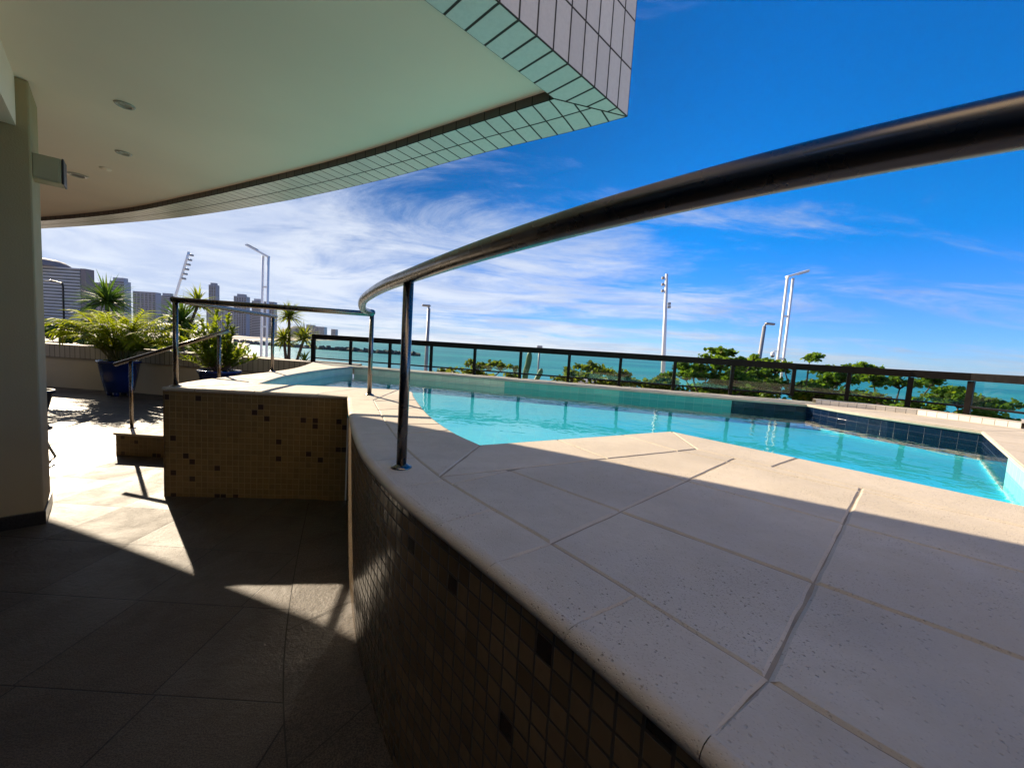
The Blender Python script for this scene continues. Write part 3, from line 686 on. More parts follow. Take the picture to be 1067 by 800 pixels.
b = B(); b.add([(cor.x, cor.y, HB), (o_end.x, o_end.y, HB), (i_end.x, i_end.y, HB), (icor.x, icor.y, HB)], [(0, 1, 2, 3)], [(0, 0), (11, 0), (11.31, 0.325), ((icor-cor).dot(back), 0.325)])
b.make('soffit_tiles', M['strip_tile'], bld_o)
md = (icor-cor); mtj = Matrix.Translation((cor.x, cor.y, HB)) @ Matrix.Rotation(math.atan2(md.y, md.x), 4, 'Z')
B().box(0.004, md.length-0.002, -0.0055, 0.0055, -0.0015, 0.004, mtj).make('corner_joint', M['lip_joint'], bld_o)
sweep(ri, [(0.0, HB), (0.0, HC)]).make('ceiling_lip', M['lip'], bld_o)
sweep([icor, i_end], [(0.0, HB), (0.0, HC)]).make('ceiling_lip', M['lip'], bld_o)
ce = [(p.x, p.y, HC) for p in ri]+[(i_end.x, i_end.y, HC), (-14.7, -4.8, HC)]
mesh_obj('ceiling', ce, [tuple(range(len(ce)))], M['ceiling'], bld_o)
sweep([cor, o_end], [(0.0, HB), (0.0, HB+3.3)]).make('fascia', M['fascia_tile'], bld_o)
sweep(ro, [(0.0, HB), (0.0, HB+3.3)]).make('fascia', M['fascia_tile'], bld_o)
rp = [(p.x, p.y, HB+3.3) for p in ro]+[(o_end.x, o_end.y, HB+3.3), (-15.5, -4.8, HB+3.3)]
mesh_obj('roof', rp, [tuple(range(len(rp)))], M['cream_wall'], bld_o)
# unseen ground-floor wall, added dark to cut the ambient light on the floor
gw = [v2((-15, 8.0)), v2((-8.2, 2.6)), v2((-5.2, 2.0)), v2((-0.6, -2.6)), v2((3.0, -4.0)), v2((9, -4.0))]
sweep(gw, [(0.0, 0.0), (0.0, HC)]).make('unseen_dark_front', M['b_glass'], bld_o)
sweep([v2((-2.4, -2.6)), v2((9.5, -4.2))], [(0.0, HC), (0.0, 15.0)]).make('wall', M['bounce_wall'], bld_o)  # unseen pale wall added behind the camera to bounce warm light on the coping
# beam over the column
bmx = Matrix.Translation((-3.90, 3.30, 0)) @ Matrix.Rotation(R(225), 4, 'Z')
B().box(0.07, 0.45, 0.003, 6.0, 3.20, HC+0.02, bmx).make('beam', M['ceiling'], bld_o)

col = thing('column', 'square rendered column with black granite base at the left', 'column', (-3.90, 3.30, 0), R(225))
B().box(0, 0.85, -0.53, 0.0, 0.11, HC-0.002, None, 0.012).make('shaft', M['stucco'], col)
B().box(-0.012, 0.862, -0.542, 0.012, 0.0, 0.115, None, 0.004).make('baseboard', M['base'], col)

# recessed lights in the ceiling
def downlight(x, y, s, lab, mat):
    t = thing('ceiling_light', lab, 'ceiling light', (x, y, HC), 0, 'recessed lights in the ceiling')
    B().lathe([(0.05*s, -0.001), (0.056*s, -0.012), (0.078*s, -0.010), (0.085*s, -0.001)]).make('trim_ring', M['lens'], t, True)
    B().lathe([(0.0005, -0.004), (0.03*s, -0.006), (0.052*s, -0.004)]).make('lens', mat, t, True)
downlight(-3.40, 3.56, 0.82, 'round recessed ceiling light nearest the camera', M['lens'])
downlight(-4.33, 4.51, 0.82, 'round recessed ceiling light midway between the nearest one and the column box', M['lens'])
downlight(-5.62, 5.25, 1.15, 'dark recessed ceiling light just right of the box on the column', M['black'])
pt = thing('ceiling_plate', 'small pale cover plate on the ceiling beyond the lights', 'cover plate', (-5.0, 4.98, HC))
B().lathe([(0.0005, -0.012), (0.05, -0.012), (0.055, -0.006), (0.056, -0.001)]).make('cover', M['ceiling'], pt, True)
# box speaker on the column
sb = thing('wall_speaker', 'small beige box speaker fixed to the side of the column under the ceiling', 'speaker', (-3.99, 3.40, 2.95), R(42))
B().box(-0.02, 0.155, -0.08, 0.08, -0.10, 0.10, None, 0.010).make('body', M['speaker'], sb)
B().box(0.0, 0.14, -0.088, -0.0805, -0.085, 0.085, None, 0.003).make('grille', M['speaker'], sb)
B().box(0.1555, 0.168, -0.083, 0.082, -0.102, 0.102, None, 0.004).make('side_panel', M['black'], sb)
B().box(-0.08, -0.0205, -0.03, 0.05, -0.05, 0.05, None, 0.004).make('bracket', M['black'], sb)

# ------------------------------------------------------------------ foliage helpers
def leaf_quads(b, c, d, up, L_, w, fold=0.15):
    """one pointed leaf: 6 points folded along the midrib"""
    d = d.normalized(); s_ = d.cross(up)
    if s_.length < 1e-4: s_ = d.cross(Vector((1, 0, 0)))
    s_.normalize(); u = s_.cross(d)
    m = c+d*L_*0.5; t = c+d*L_-u*L_*0.08
    b.add([c, m+s_*w/2+u*w*fold, t, m-s_*w/2+u*w*fold, m], [(0, 1, 4), (1, 2, 4), (2, 3, 4), (3, 0, 4)])
def round_leaf(b, c, nrm, r):
    a = nrm.orthogonal().normalized(); q = nrm.cross(a); th = random.random()*6.28
    vs = []
    for j in range(6):
        an = th+j*math.pi/3; vs.append(c+(a*math.cos(an)+q*math.sin(an))*r*(1.0 if j % 3 else 1.15)+nrm*random.uniform(-.1, .1)*r)
    b.add(vs, [(0, 1, 2, 3, 4, 5)])
def rv(): 
    while True:
        v = Vector((random.uniform(-1, 1), random.uniform(-1, 1), random.uniform(-1, 1)))
        if 0.05 < v.length < 1: return v
def strap(b, c, d, L_, w, droop, segs=4, up=Vector((0, 0, 1))):
    """long sword leaf bending down"""
    d = d.normalized(); s_ = d.cross(up)
    if s_.length < 1e-3: s_ = Vector((1, 0, 0))
    s_.normalize(); pts = []; p = c.copy(); dd = d.copy(); vs = []; fs = []
    for i in range(segs+1):
        t = i/segs; ww = w*(0.6+0.9*t if t < 0.35 else 1.0*(1-t)/0.65+0.02)*0.5
        u = s_.cross(dd).normalized()
        vs += [p-s_*ww+u*ww*0.35, p.copy(), p+s_*ww+u*ww*0.35]
        p = p+dd*L_/segs; dd = (dd+Vector((0, 0, -droop/segs))).normalized()
    for i in range(segs): fs += [(3*i, 3*i+1, 3*i+4, 3*i+3), (3*i+1, 3*i+2, 3*i+5, 3*i+4)]
    b.add(vs, fs)
def frond(b, st_, base, az, L_, rise, droop, leafl, n_=16, w=0.03):
    """feather palm frond: rachis with leaflets in two rows"""
    d = Vector((math.cos(az)*math.cos(rise), math.sin(az)*math.cos(rise), math.sin(rise))); p = base.copy(); pts = [p.copy()]
    side = Vector((-math.sin(az), math.cos(az), 0)); m = 10; dirs = [d.copy()]
    for i in range(m):
        d = (d+Vector((0, 0, -droop*(0.4+1.4*i/m)/m))).normalized(); p = p+d*L_/m; pts.append(p.copy()); dirs.append(d.copy())
    st_.tube(pts, [0.011*(1-0.85*i/m)+0.0015 for i in range(m+1)], 5, False)
    for i in range(n_):
        t = 0.28+0.72*(i+0.5)/n_; k_ = t*m; i0 = min(int(k_), m-1); q = pts[i0].lerp(pts[i0+1], k_-i0); dd = dirs[i0]; u = side.cross(dd)
        ll = leafl*math.sin(math.pi*min(1, 0.22+0.78*(1-abs(t-0.55)*1.5)))*random.uniform(0.85, 1.1)
        for sg in (-1, 1):
            dl = (dd*0.75+side*sg*0.8+u*0.25*random.uniform(.4, 1.4)+Vector((0, 0, -0.12))).normalized()
            strap(b, q, dl, max(0.08, ll), w, 0.7, 3)

# ------------------------------------------------------------------ planters
def planter(name, label, x, y):
    t = thing(name, label, 'potted plant', (x, y, 0), random.random())
    pot = B().lathe([(0.0005, 0.10), (0.25, 0.10), (0.265, 0.11), (0.33, 0.45), (0.385, 0.80), (0.41, 0.805), (0.415, 0.86), (0.385, 0.865), (0.365, 0.80), (0.34, 0.78), (0.0005, 0.78)], seg=40).make('pot', M['blue_pot'], t, True)
    for j in range(4):
        a = j*math.pi/2+.4; B().lathe([(0.0005, 0.0), (0.05, 0.0), (0.062, 0.05), (0.06, 0.108), (0.0005, 0.108)], (0.19*math.cos(a), 0.19*math.sin(a), 0), 12).make('foot', M['blue_pot'], pot, True)
    B().lathe([(0.364, 0.805), (0.2, 0.83), (0.0005, 0.84)]).make('soil', M['soil'], t)
    return t
t1 = planter('potted_palm', 'large feathery yellow green palm clump in a tapered blue glazed pot', -9.62, 9.82)
lb, sb_ = B(), B()
for i in range(90):
    az = random.uniform(0, 6.283); r0 = random.uniform(0.02, 0.2); bs = Vector((math.cos(az)*r0, math.sin(az)*r0, 0.82)); ri_ = random.uniform(R(54), R(88))
    frond(lb, sb_, bs, az+random.uniform(-.4, .4), random.uniform(1.05, 1.55)-0.3*(ri_ > R(76)), ri_, random.uniform(0.9, 1.7), random.uniform(0.30, 0.44), 17, 0.05)
for i in range(9):
    az = random.uniform(0, 6.283); x, y = 0.13*math.cos(az), 0.13*math.sin(az)
    sb_.tube([(x, y, 0.8), (x*1.5, y*1.5, 1.1), (x*2.0, y*2.0, 1.45)], [0.022, 0.018, 0.012], 7)
lb.make('fronds', M['palm'], t1); sb_.make('stems', M['palm_stem'], t1, True)
t2 = planter('potted_shrub', 'leafy upright shrub with glossy leaves in a blue pot behind the pool corner', -6.52, 8.95)
lb, sb_ = B(), B()
for i in range(46):
    az = random.uniform(0, 6.283); h = random.uniform(0.25, 1.3); sp_ = random.uniform(0.08, 0.62)*(1.2-0.6*h)
    a = Vector((0.1*math.cos(az), 0.1*math.sin(az), 0.82)); e = Vector((sp_*math.cos(az)*1.3, sp_*math.sin(az)*1.3, 0.82+h)); mdl = a.lerp(e, 0.5)+Vector((0, 0, 0.06))
    pts = spline([a, mdl, e], 4); sb_.tube(pts, [0.012-0.001*j for j in range(len(pts))], 5)
    for q in range(44):
        t = random.uniform(0.22, 1.05); base = a.lerp(e, t)+Vector((0, 0, 0.05*(1-t)))
        dv = rv(); dv.z = abs(dv.z)*0.9+0.1; leaf_quads(lb, base, dv+Vector((math.cos(az), math.sin(az), 0.0))*0.35, Vector((0, 0, 1)), random.uniform(0.11, 0.2), random.uniform(0.045, 0.075))
lb.make('leaves', M['shrub'], t2); sb_.make('stems', M['trunk'], t2, True)
dp = thing('round_planter', 'dark round planter half hidden behind the column', 'planter', (-8.22, 6.82, 0))
B().lathe([(0.0005, 0.0), (0.14, 0.0), (0.17, 0.05), (0.26, 0.46), (0.29, 0.47), (0.29, 0.52), (0.26, 0.52), (0.24, 0.45), (0.0005, 0.44)]).make('pot', M['dark_pot'], dp, True)
B().lathe([(0.242, 0.455), (0.0005, 0.47)]).make('soil', M['soil'], dp)
# sled chair of which only a bent leg shows past the column
ch = thing('sled_chair', 'pale metal sled chair with a bent leg showing past the column', 'chair', (-5.99, 4.58, 0))
for dy in (0.0, -0.5):
    B().tube([(-0.42, 0.22+dy, 0.84), (-0.36, 0.22+dy, 0.45), (0.18, 0.22+dy, 0.41), (0.30, 0.24+dy, 0.33), (0.46, 0.24+dy, 0.07), (0.44, 0.20+dy, 0.016), (-0.36, 0.10+dy, 0.014)], 0.014, 10).make('leg', M['brass'], ch, True)
B().box(-0.40, 0.22, -0.28, 0.24, 0.425, 0.46, None, 0.01).make('seat', M['dark_pot'], ch)
B().box(-0.46, -0.43, -0.28, 0.24, 0.5, 0.88, None, 0.01).make('backrest', M['dark_pot'], ch)

# ------------------------------------------------------------------ yuccas and dracaenas beyond the parapet
def yucca(name, label, base, bend, heads, mat, n_=70, L_=0.62, w=0.045, cat='palm'):
    t = thing(name, label, cat, base, 0, 'spiky palms beyond the parapet')
    tr, lf = B(), B(); b0 = Vector((0, 0, 0))
    for (hx, hy, hz, rr) in heads:
        h = Vector((hx, hy, hz)); m1 = b0.lerp(h, 0.5)+Vector((bend, 0, 0.05))
        pts = spline([b0+Vector((random.uniform(-.04, .04), random.uniform(-.04, .04), 0)), m1, h], 6); tr.tube(pts, [0.05-0.015*j/len(pts) for j in range(len(pts))], 9)
        for i in range(n_):
            z = random.uniform(-0.45, 1.0); a = random.uniform(0, 6.283); q = math.sqrt(max(0, 1-z*z))
            strap(lf, h+Vector((0, 0, random.uniform(-.1, .06))), Vector((q*math.cos(a), q*math.sin(a), z)), L_*rr*random.uniform(.75, 1.1), w, random.uniform(0.2, 0.9), 4)
    tr.make('trunk', M['trunk'], t, True); lf.make('crown', mat, t)
yucca('yucca', 'dark green spiky rosette standing above the potted palm', (-12.1, 12.0, 0.2), 0.05, [(0, 0, 2.2, 1.05)], M['yucca'], 190, 0.86, 0.07)
yucca('yucca', 'dark spiky rosette just left of the railing corner post', (-9.95, 12.1, 0.2), -0.05, [(0, 0, 1.72, 1.1)], M['yucca'], 190, 0.86, 0.07)
yucca('dracaena', 'dracaena with curved bare trunk and yellow green head right of the railing corner post', (-9.95, 12.0, 0.2), -0.12, [(0.58, 0, 2.32, 0.95), (0.1, 0.1, 1.25, 0.7), (-0.35, 0, 1.1, 0.7)], M['yucca2'], 110, 0.62, 0.06)
yucca('dracaena', 'three headed dracaena between the shrub pot and the black fence corner', (-6.5, 11.7, 0.2), 0.0, [(-0.03, 0, 2.08, 0.9), (-0.12, -0.1, 1.45, 0.85), (0.42, 0, 1.48, 0.9)], M['yucca2'], 100, 0.58, 0.06)
yucca('agave', 'low pale spiky plant at the foot of the black fence corner', (-5.65, 10.9, 0.9), 0.0, [(0, 0, 0.18, 0.6)], M['yucca2'], 46, 0.6, 0.05, 'plant')
# soil strip that those plants grow in
pb = thing('planting_bed', 'soil filled planting trough behind the left parapet', 'planting bed')
bpth = [v2((-15, 11.0)), v2((-9.6, 10.7)), v2((-5.0, 10.0))]
sweep(bpth, [(0.0, 0.95), (2.2, 0.95)]).make('soil', M['soil'], pb)
sweep(bpth, [(2.2, 0.95), (2.25, 1.0), (2.4, 1.0), (2.4, -4.0)]).make('trough_wall', M['cream_wall'], pb)

# ------------------------------------------------------------------ trees
def tree(name, label, base, top_h, clumps, mat, n_, lr, group, flat=0.7, cat='tree'):
    t = thing(name, label, cat, base, 0, group); tr, lf = B(), B()
    o = Vector((0, 0, 0)); hub = Vector((clumps[0][0]*0.4, clumps[0][1]*0.4, top_h*0.55))
    tr.tube(spline([o, hub*0.5+Vector((0.1, 0, 0)), hub], 5), [0.16-0.005*j for j in range(11)], 9)
    for (x, y, z, r) in clumps:
        e = Vector((x, y, z)); pts = spline([hub, hub.lerp(e, 0.55)+Vector((0, 0, -0.15*r)), e-Vector((0, 0, 0.25*r))], 5)
        tr.tube(pts, [0.07-0.005*j for j in range(len(pts))], 7)
        nt = max(9, int(15*r)); per = int(0.75*n_*r*r/nt)+8
        for q in range(nt):
            d = rv().normalized(); ln = r*random.uniform(0.45, 1.35)
            tw = e+Vector((d.x*1.25, d.y, abs(d.z)*0.55-0.12))*ln; md = e.lerp(tw, 0.55)+Vector((0, 0, 0.06))
            tr.tube([pts[-1], md, tw], [0.024, 0.016, 0.006], 5)
            for _ in range(per):
                f = random.uniform(0.35, 1.08)**0.8; c0 = md.lerp(tw, (f-0.55)/0.45) if f > 0.55 else e.lerp(md, f/0.55)
                v = rv()*r*random.choice((0.14, 0.22, 0.34)); nn = (rv()*1.2+Vector((0, 0, 0.8))).normalized(); round_leaf(lf, c0+Vector((v.x, v.y, v.z*flat)), nn, lr*random.uniform(0.6, 1.25))
    tr.make('trunk', M['trunk'], t, True); lf.make('crown', mat, t)
    return t
GR = 'sea grape trees beyond the fence'
def T(label, x, y, ztop, clumps, mat, n_=1300, lr=0.066):
    # fill the crown between its main boughs so that it closes below
    rr = random.Random(label); ex = []
    for _ in range(7):
        a, b_ = rr.choice(clumps), rr.choice(clumps); f = rr.random()
        ex.append((a[0]+(b_[0]-a[0])*f+rr.uniform(-.4, .4), rr.uniform(-.5, .5), min(a[2], b_[2])-rr.uniform(0.1, 1.1), rr.uniform(.55, .85)))
    clumps = list(clumps)+ex
    return tree('sea_grape_tree', label, (x, y, -4), ztop+4, [(a, b_, c+4, r) for a, b_, c, r in clumps], mat, n_, lr, GR)
T('small sparse sea grape just right of the curved railing post', -2.3, 17, 1.0, [(-1.3, 0, 0.35, .5), (-.4, 0, 0.55, .5), (0.7, 0, 0.9, .55), (1.8, .2, 0.95, .6), (2.4, 0, 0.5, .5)], M['grape2'], 912)
T('low bushy sea grape left of the tall white pole', 3.1, 16, 1.2, [(-.7, 0, 0.75, .8), (.2, 0, 1.0, .75), (.9, .3, 0.5, .8), (-1.3, .2, .2, .7)], M['grape2'], 1276)
T('yellowish sea grape at the foot of the tall white pole', 5.6, 17, 1.0, [(-1.0, 0, 0.75, .7), (0.1, 0, 0.55, .9), (1.1, 0, 0.65, .8), (0.3, -.4, -.3, 1.0)], M['grape2'], 1580)
T('tallest sea grape, its crown rising above the fence right of the white pole', 8.3, 16, 2.3, [(-1.2, 0, 1.35, .7), (-.3, 0, 1.75, .6), (.1, .2, 2.1, .55), (1.1, 0, 1.85, .6), (.3, -.3, 1.0, .95), (1.4, .3, 1.0, .8), (-.6, .3, .4, 1.0), (0.9, 0, 0.1, 1.1)], M['grape'], 1580)
T('sea grape wrapped round the leaning grey street lamp', 10.6, 17.5, 1.8, [(-.7, 0, 1.55, .6), (.2, 0, 1.15, .8), (.9, .2, 1.5, .6), (0, -.2, .3, 1.1)], M['grape'], 1459)
T('flat topped sea grape right of the white twin lamp', 13.0, 17, 2.1, [(-1.6, 0, 1.75, .6), (-.6, 0, 2.1, .5), (.5, .2, 1.6, .7), (1.6, 0, 1.85, .5), (-.4, -.2, .7, 1.0), (1.2, 0, .4, 1.0)], M['grape'], 1459)
T('spreading sea grape with an umbrella crown behind the bend of the fence', 14.6, 15, 1.6, [(-1.2, 0, 1.5, .55), (-.2, 0, 1.35, .7), (.9, 0, 1.45, .6), (1.9, 0, 1.1, .5), (-.9, .4, .2, .9)], M['grape'], 1459)
T('dense rounded sea grape filling the fence bay right of the bend', 14.4, 12.6, 1.2, [(-1.5, 0, .55, .8), (-.4, 0, 1.0, .8), (.5, .2, .9, .8), (1.2, 0, .2, .8), (-.4, -.3, -.3, 1.2)], M['grape'], 1702)
T('low sea grape with one long branch at the right end of the fence', 15.2, 11.2, .8, [(-1.3, 0, .0, .8), (.2, 0, .75, .5), (.9, .1, .95, .5), (.3, 0, -.4, .9), (1.6, 0, .0, .8), (2.3, .2, .5, .6), (2.2, 0, -.7, .9)], M['grape2'], 1276)
# low hedge that closes the view below the crowns: separate shrubs
for i in range(14):
    x = 1.0+i*1.15+random.uniform(-.3, .3); y = 13.2+0.25*math.sin(i*1.7)-0.10*i
    lab = ('low street shrub below the fence, number of leaves sparse' if False else 'low round shrub in the street hedge below the fence panes')
    t = thing('hedge_shrub', lab, 'shrub', (x, y, -4), 0, 'clipped shrubs below the fence'); tr, lf = B(), B()
    hgt = random.uniform(3.7, 4.2)
    for q in range(6):
        a = random.uniform(0, 6.28); e = Vector((0.5*math.cos(a), 0.4*math.sin(a), hgt)); tr.tube([(0.1*math.cos(a), 0.1*math.sin(a), 0), e*0.5, e], [0.05, 0.035, 0.02], 6)
        for _ in range(130):
            v = rv(); round_leaf(lf, e+Vector((v.x*.6, v.y*.5, v.z*.6-.15)), (rv()+Vector((0, 0, .8))).normalized(), random.uniform(.05, .1))
    tr.make('stems', M['trunk'], t, True); lf.make('leaves', M['grape2' if i % 3 == 0 else 'grape'], t)
# trees at far left behind the planter
FT = 'dark trees behind the left parapet'
for (lab, x, y, cl) in (('dark leafy tree at the far left beside the column', -34, 31, [(-1.5, 0, 0.6, 1.4), (0, 0, 1.0, 1.3), (1.4, 0, 0.2, 1.3), (.2, 0, -1.0, 1.8)]),
                        ('dark bushy tree behind the potted palm, left of its fronds', -28.5, 30, [(-1.3, 0, 0.0, 1.3), (.3, 0, 0.5, 1.3), (1.6, 0, .3, 1.2), (0, 0, -1.3, 1.8)]),
                        ('dark bushy tree behind the potted palm, right of its fronds', -23.5, 31, [(-1.3, 0, .2, 1.3), (.4, 0, .6, 1.2), (1.5, 0, -.1, 1.2), (0, 0, -1.5, 1.8)])):
    tree('street_tree', lab, (x, y, -4), 5, [(a, b_, c+4, r) for a, b_, c, r in cl], M['wood_leaf'], 330, 0.15, FT)
# finger cactus beyond the fence
cc = thing('finger_cactus', 'green finger cactus standing beyond the fence left of the pool middle', 'cactus', (0.53, 17.5, -4))
cb_ = B()
for (pts, r) in (([(0, 0, 0), (0, 0, 3), (0.02, 0, 4.6), (0.12, 0, 5.2), (0.16, 0, 5.72)], 0.13), ([(0, 0, 3.9), (-.3, 0, 4.25), (-.42, 0, 4.8), (-.45, 0, 5.05)], 0.11), ([(0, 0, 4.0), (.4, .05, 4.3), (.62, .05, 4.7), (.72, 0, 5.0)], 0.11), ([(0, 0, 3.7), (-.55, .1, 4.0), (-.8, .1, 4.5)], 0.10)):
    q = spline(pts, 5); cb_.tube(q, [r*(1.0 if j < len(q)-3 else (0.92, 0.7, 0.3)[j-len(q)+3]) for j in range(len(q))], 10)
cb_.make('stem', M['cactus'], cc, True)

# ------------------------------------------------------------------ lamps and poles beyond the terrace
def twin_lamp(label, x, y, arm, lean, h=11.9):
    t = thing('twin_post_lamp', label, 'street lamp', (x, y, -4), 0, 'white twin post lamps'); t.rotation_euler = (0, R(lean), 0)
    for s_ in (-0.19, 0.19): B().tube([(s_, 0, 0), (s_, 0, h)], 0.08, 12).make('post', M['white'], t, True)
    for z in (3.0, 6.2, 9.0): B().box(-0.19, 0.19, -0.05, 0.05, z, z+0.12).make('cross_bar', M['white'], t)
    sg = 1 if arm[0] > 0 else -1
    a = Vector((-0.24*sg, 0, h)); e = Vector((arm[0], 0, h+arm[1])); d = (e-a).normalized(); ang = math.atan2(d.z, d.x)
    mt = Matrix.Translation(a) @ Matrix.Rotation(-ang, 4, 'Y')
    B().box(0, (e-a).length, -0.17, 0.17, -0.02, 0.11, mt, 0.03).make('lamp_arm', M['white'], t)
    mt2 = Matrix.Translation(a) @ Matrix.Rotation(-ang, 4, 'Y'); L_ = (e-a).length
    B().box(L_*0.55, L_*0.95, -0.16, 0.16, -0.06, -0.021, mt2, 0.01).make('luminaire', M['lens'], t)
    return t
twin_lamp('white twin post lamp with a long slanted arm behind the left railing', -18.0, 29, (-1.35, 0.72), 0.5, 11.2)
tw = twin_lamp('white twin post lamp leaning behind the right part of the fence', 17.75, 27, (1.12, 0.50), 0.1, 11.55)
cv = thing('security_camera', 'small white dome camera on an arm of the leaning twin lamp', 'camera', (17.2, 26.9, 2.3))
B().tube([(0.28, 0.05, 0.42), (0.0, 0, 0.42), (-0.06, 0, 0.36)], 0.03, 8).make('arm', M['white'], cv, True)
B().lathe([(0.0005, 0.36), (0.12, 0.34), (0.14, 0.2), (0.13, 0.12)], (-0.06, 0, 0), 14).make('housing', M['white'], cv, True)
B().lathe([(0.125, 0.12), (0.10, 0.03), (0.0005, -0.01)], (-0.06, 0, 0), 14).make('dome', M['black'], cv, True)
def street_lamp(label, x, y, lean, h, dirx, mat):
    t = thing('street_lamp', label, 'street lamp', (x, y, -4), 0, 'grey street lamps'); t.rotation_euler = (0, R(lean), 0)
    B().tube([(0, 0, 0), (0, 0, h)], [0.13, 0.085], 12).make('pole', mat, t, True)
    B().tube(spline([(0, 0, h-0.02), (0.05*dirx, 0, h+0.1), (0.3*dirx, 0, h+0.15)], 4), 0.05, 8).make('arm', mat, t, True)
    B().add(*(lambda L_: (L_.v, L_.f))(B().box(0.26*dirx-0.24, 0.26*dirx+0.24, -0.11, 0.11, h+0.09, h+0.21, None, 0.055))).make('lamp_head', mat, t, True)
street_lamp('grey street lamp seen left of the fence middle over the sea', -5.0, 23, 0.4, 7.75, -0.6, M['galv'])
street_lamp('grey street lamp leaning beside the white twin lamp', 12.45, 21, 2.5, 7.75, 1.0, M['galv'])
cp = thing('camera_pole', 'tall slim white pole with small cameras near its top', 'pole', (14.75, 39, -4)); cp.rotation_euler = (0, R(-3.2), 0)
B().tube([(0, 0, 0), (0, 0, 13.8)], [0.24, 0.14], 14).make('pole', M['white'], cp, True)
for (z, s_) in ((13.3, -1), (12.7, -1), (12.1, -1), (10.9, 1), (10.6, 1)): B().box(s_*0.34-0.12, s_*0.34+0.12, -0.15, 0.15, z, z+0.24, None, 0.03).make('camera_box', M['galv'], cp)
fm = thing('floodlight_mast', 'pale leaning floodlight mast with a column of lamps behind the left railing', 'floodlight', (-56.2, 63, -4))
pts = spline([(0, 0, 0), (1.2, 0, 5), (3.3, 0, 10.5), (5.5, 0, 17.6)], 5); B().tube(pts, [0.26-0.007*j for j in range(len(pts))], 12).make('mast', M['white'], fm, True)
for j in range(6):
    z = 17.0-j*0.72; x = 5.75-j*0.235; B().box(x-0.02, x+0.34, -0.25, 0.25, z-0.08, z+0.22, None, 0.05).make('floodlight', M['galv'], fm)
sl_ = thing('street_lamp', 'thin dark street lamp with a short arm in front of the striped hotel', 'street lamp', (-66.9, 60, -4), 0, 'grey street lamps')
B().tube(spline([(0, 0, 0), (0, 0, 9), (0, 0, 11.0), (-0.4, 0, 11.35), (-1.9, 0, 11.6)], 4), 0.12, 8).make('pole', M['bronze'], sl_, True)
B().box(-2.6, -1.7, -0.2, 0.2, 11.5, 11.68, None, 0.05).make('lamp_head', M['lens'], sl_, True)
ub = thing('beach_kiosk', 'small pale kiosk on the beach behind the trees', 'kiosk', (9.2, 44, -4))
B().box(-2.5, 2.5, -2, 2, 0, 2.9).make('wall', M['kiosk'], ub); B().box(-3, 3, -2.5, 2.5, 2.9, 3.15).make('roof', M['white'], ub); B().box(-1.6, 1.6, -2.06, -2.003, 1.0, 2.2).make('window', M['b_glass'], ub)
um = thing('utility_box_pole', 'thin grey pole with a small box rising over the fence at the horizon', 'pole', (3.75, 60, -4))
B().tube([(0, 0, 0), (0, 0, 6.2)], 0.13, 8).make('pole', M['galv'], um, True); B().box(-0.4, 0.4, -0.3, 0.3, 6.0, 6.6, None, 0.05).make('box', M['galv'], um)

# ------------------------------------------------------------------ breakwater, hill, skyline
def rubble(name, label, pts, w, h):
    b = B(); rnd = random.Random(3)
    for i in range(len(pts)-1):
        a, c_ = Vector(pts[i]), Vector(pts[i+1]); L_ = (c_-a).length; k_ = int(L_/2.2)
        for j in range(k_):
            for q in range(3):
                p = a.lerp(c_, j/k_)+Vector((rnd.uniform(-.8, .8), rnd.uniform(-w, w), rnd.uniform(-.4, h))); s_ = rnd.uniform(1.0, 1.9)
                m = Matrix.Translation(p) @ Matrix.Rotation(rnd.random()*6, 4, Vector((rnd.random(), rnd.random(), 1)).normalized()); b.box(-s_, s_, -s_*.8, s_*.8, -s_*.6, s_*.6, m)
    o = b.make(name, M['rock']); return tag(o, label, 'breakwater')
rubble('rock_breakwater', 'long dark rock breakwater lying in the sea behind the railing', [(-175, 255, -5), (-110, 235, -5), (-52, 226, -5)], 2.2, 0.8)
hill = B(); vs = []
NX, NY = 26, 8
for j in range(NY):
    for i in range(NX):
        x = -1120+i*14; y = 1560+j*45; h = 50*math.exp(-((x+930)/62)**2)*math.sin(math.pi*j/(NY-1))+6*math.sin(i*0.9)*math.sin(math.pi*j/(NY-1)); vs.append((x, y, -4.3+max(0, h)))
hill.add(vs, [(j*NX+i, j*NX+i+1, (j+1)*NX+i+1, (j+1)*NX+i) for j in range(NY-1) for i in range(NX-1)])
structure(hill.make('hill', M['hill'], None, True))
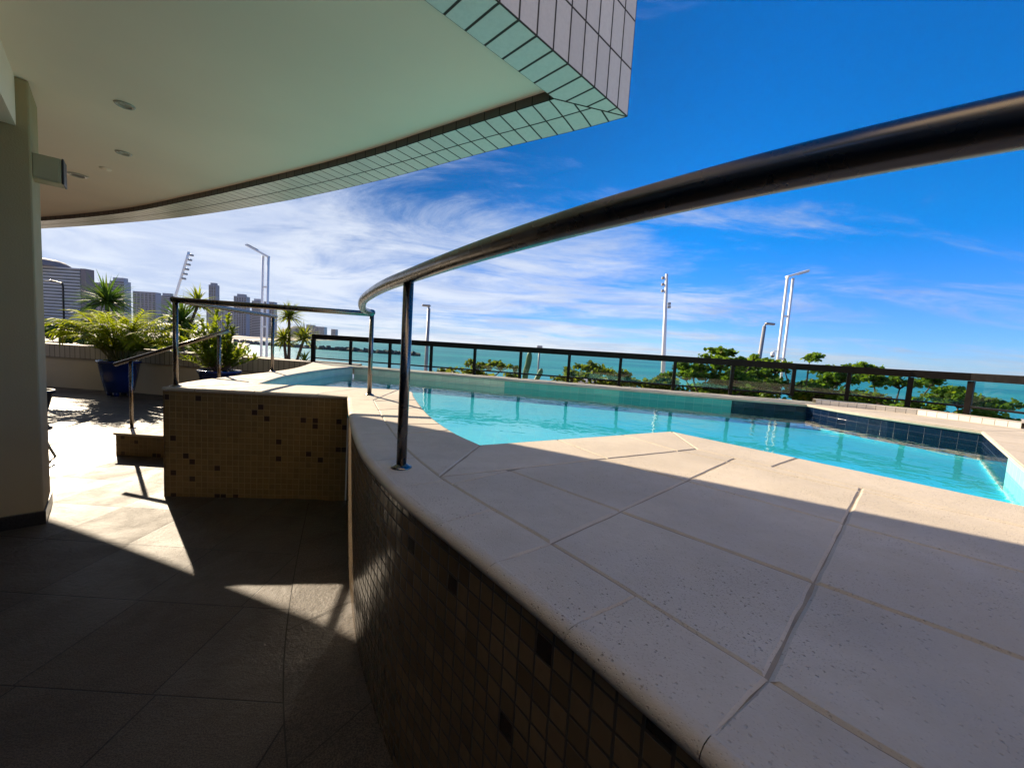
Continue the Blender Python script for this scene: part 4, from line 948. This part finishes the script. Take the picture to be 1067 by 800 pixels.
def tower(label, x0, x1, y, dep, z1, floors, wall, style, cap=None):
    t = thing('apartment_tower', label, 'building', ((x0+x1)/2, y+dep/2, -4), 0, 'buildings of the far skyline')
    w = (x1-x0)/2; d = dep/2; h = z1+4; fh = h/floors
    B().box(-w, w, -d, d, 0, h).make('wall', M[wall], t)
    if style == 'bands':
        for i in range(floors): B().box(-w*0.9, w*0.86, -d-1.0, -d-0.02, i*fh+fh*0.62, (i+1)*fh-0.1).make('balcony', M['b_slab'], t)
        B().box(-w*0.9, w*0.86, -d-0.3, -d-0.015, 1, h-2.0).make('window_wall', M['b_glass'], t)
    elif style == 'grid':
        b = B(); nn = max(3, int((x1-x0)/5))
        for i in range(nn):
            xx = -w+(2*w)*(i+0.5)/nn; wd = w/nn*0.6
            B().box(xx-wd, xx+wd, -d-0.25, -d-0.02, 2, h-2.2).make('window_strip', M['b_glass'], t)
        for i in range(0, floors, max(1, floors//14)): B().box(-w*0.98, w*0.98, -d-0.6, -d-0.26, i*fh+fh*0.75, i*fh+fh).make('floor_band', M[wall], t)
    else:
        for i in range(0, floors, max(1, floors//12)): B().box(-w*0.95, w*0.95, -d-0.3, -d-0.02, i*fh+fh*0.3, i*fh+fh*0.8).make('window_band', M['b_glass'], t)
    if cap == 'dome':
        B().lathe([(20, 0), (19, 3), (14, 6.5), (6, 8.5), (0.0005, 9)], (6-w*0.3, 0, h), 24).make('roof', M['b_hotel'], t, True)
    elif cap: B().box(-w*cap, w*cap, -d*0.6, d*0.6, h, h+4.5).make('roof_block', M[wall], t)
    return t
tower('wide dark hotel with white balcony bands and a rounded roof at the far left', -560, -476, 450, 9, 61, 19, 'b_hotel', 'bands', 'dome')
tower('pale slab building behind the right shoulder of the striped hotel', -556, -520, 530, 9, 55, 18, 'b_pale', 'grid')
tower('narrow pale block with a roof cap right of the striped hotel', -524, -506, 525, 9, 58, 19, 'b_pale', 'plain', 0.8)
tower('grey striped tower right of the spiky rosette', -566, -532, 600, 9, 53, 17, 'b_grey', 'grid')
tower('grey tower just left of the floodlight mast', -618, -589, 700, 9, 57, 18, 'b_grey', 'plain', 0.5)
tower('tallest slim blue grey tower of the skyline', -681, -665, 900, 11, 103, 30, 'b_blue', 'grid', 0.7)
tower('low broad block at the foot of the slim tower', -660, -612, 880, 11, 52, 16, 'b_grey', 'plain')
tower('grey block between the slim tower and the shrub pot', -610, -575, 800, 11, 49, 15, 'b_pale', 'grid')
tower('mid height dark tower left of the white twin lamp', -556, -531, 800, 11, 73, 23, 'b_grey', 'grid', 0.6)
tower('pale tower directly behind the white twin lamp', -553, -531, 850, 11, 70, 22, 'b_pale', 'plain', 0.7)
tower('grey tower just right of the white twin lamp', -526, -506, 850, 11, 70, 22, 'b_grey', 'grid')
tower('low pale block at the foot of the towers by the twin lamp', -600, -552, 870, 11, 46, 14, 'b_pale', 'plain')
tower('far tower at the left of the small group by the hill', -670, -650, 1300, 20, 41, 13, 'b_grey', 'plain')
tower('thin far tower in the middle of the small group by the hill', -646, -634, 1300, 18, 37.5, 12, 'b_grey', 'plain')
tower('far tower at the right of the small group by the hill', -630, -612, 1300, 20, 37, 12, 'b_pale', 'plain')
tower('lone far tower standing right of the small group by the hill', -681, -664, 1500, 20, 36.5, 12, 'b_grey', 'plain')

# ------------------------------------------------------------------ sea air
hz_ = NT('sea_air'); hz_.n.remove(hz_.b); pv = hz_.new('ShaderNodeVolumePrincipled'); pv.inputs['Density'].default_value = 0.00005; pv.inputs['Color'].default_value = (0.80, 0.84, 0.95, 1); pv.inputs['Anisotropy'].default_value = 0.2
hz_.l.new(pv.outputs[0], hz_.out.inputs['Volume'])
stuff(B().box(-9500, 9500, -400, 9500, -6, 112).make('haze', hz_.m))
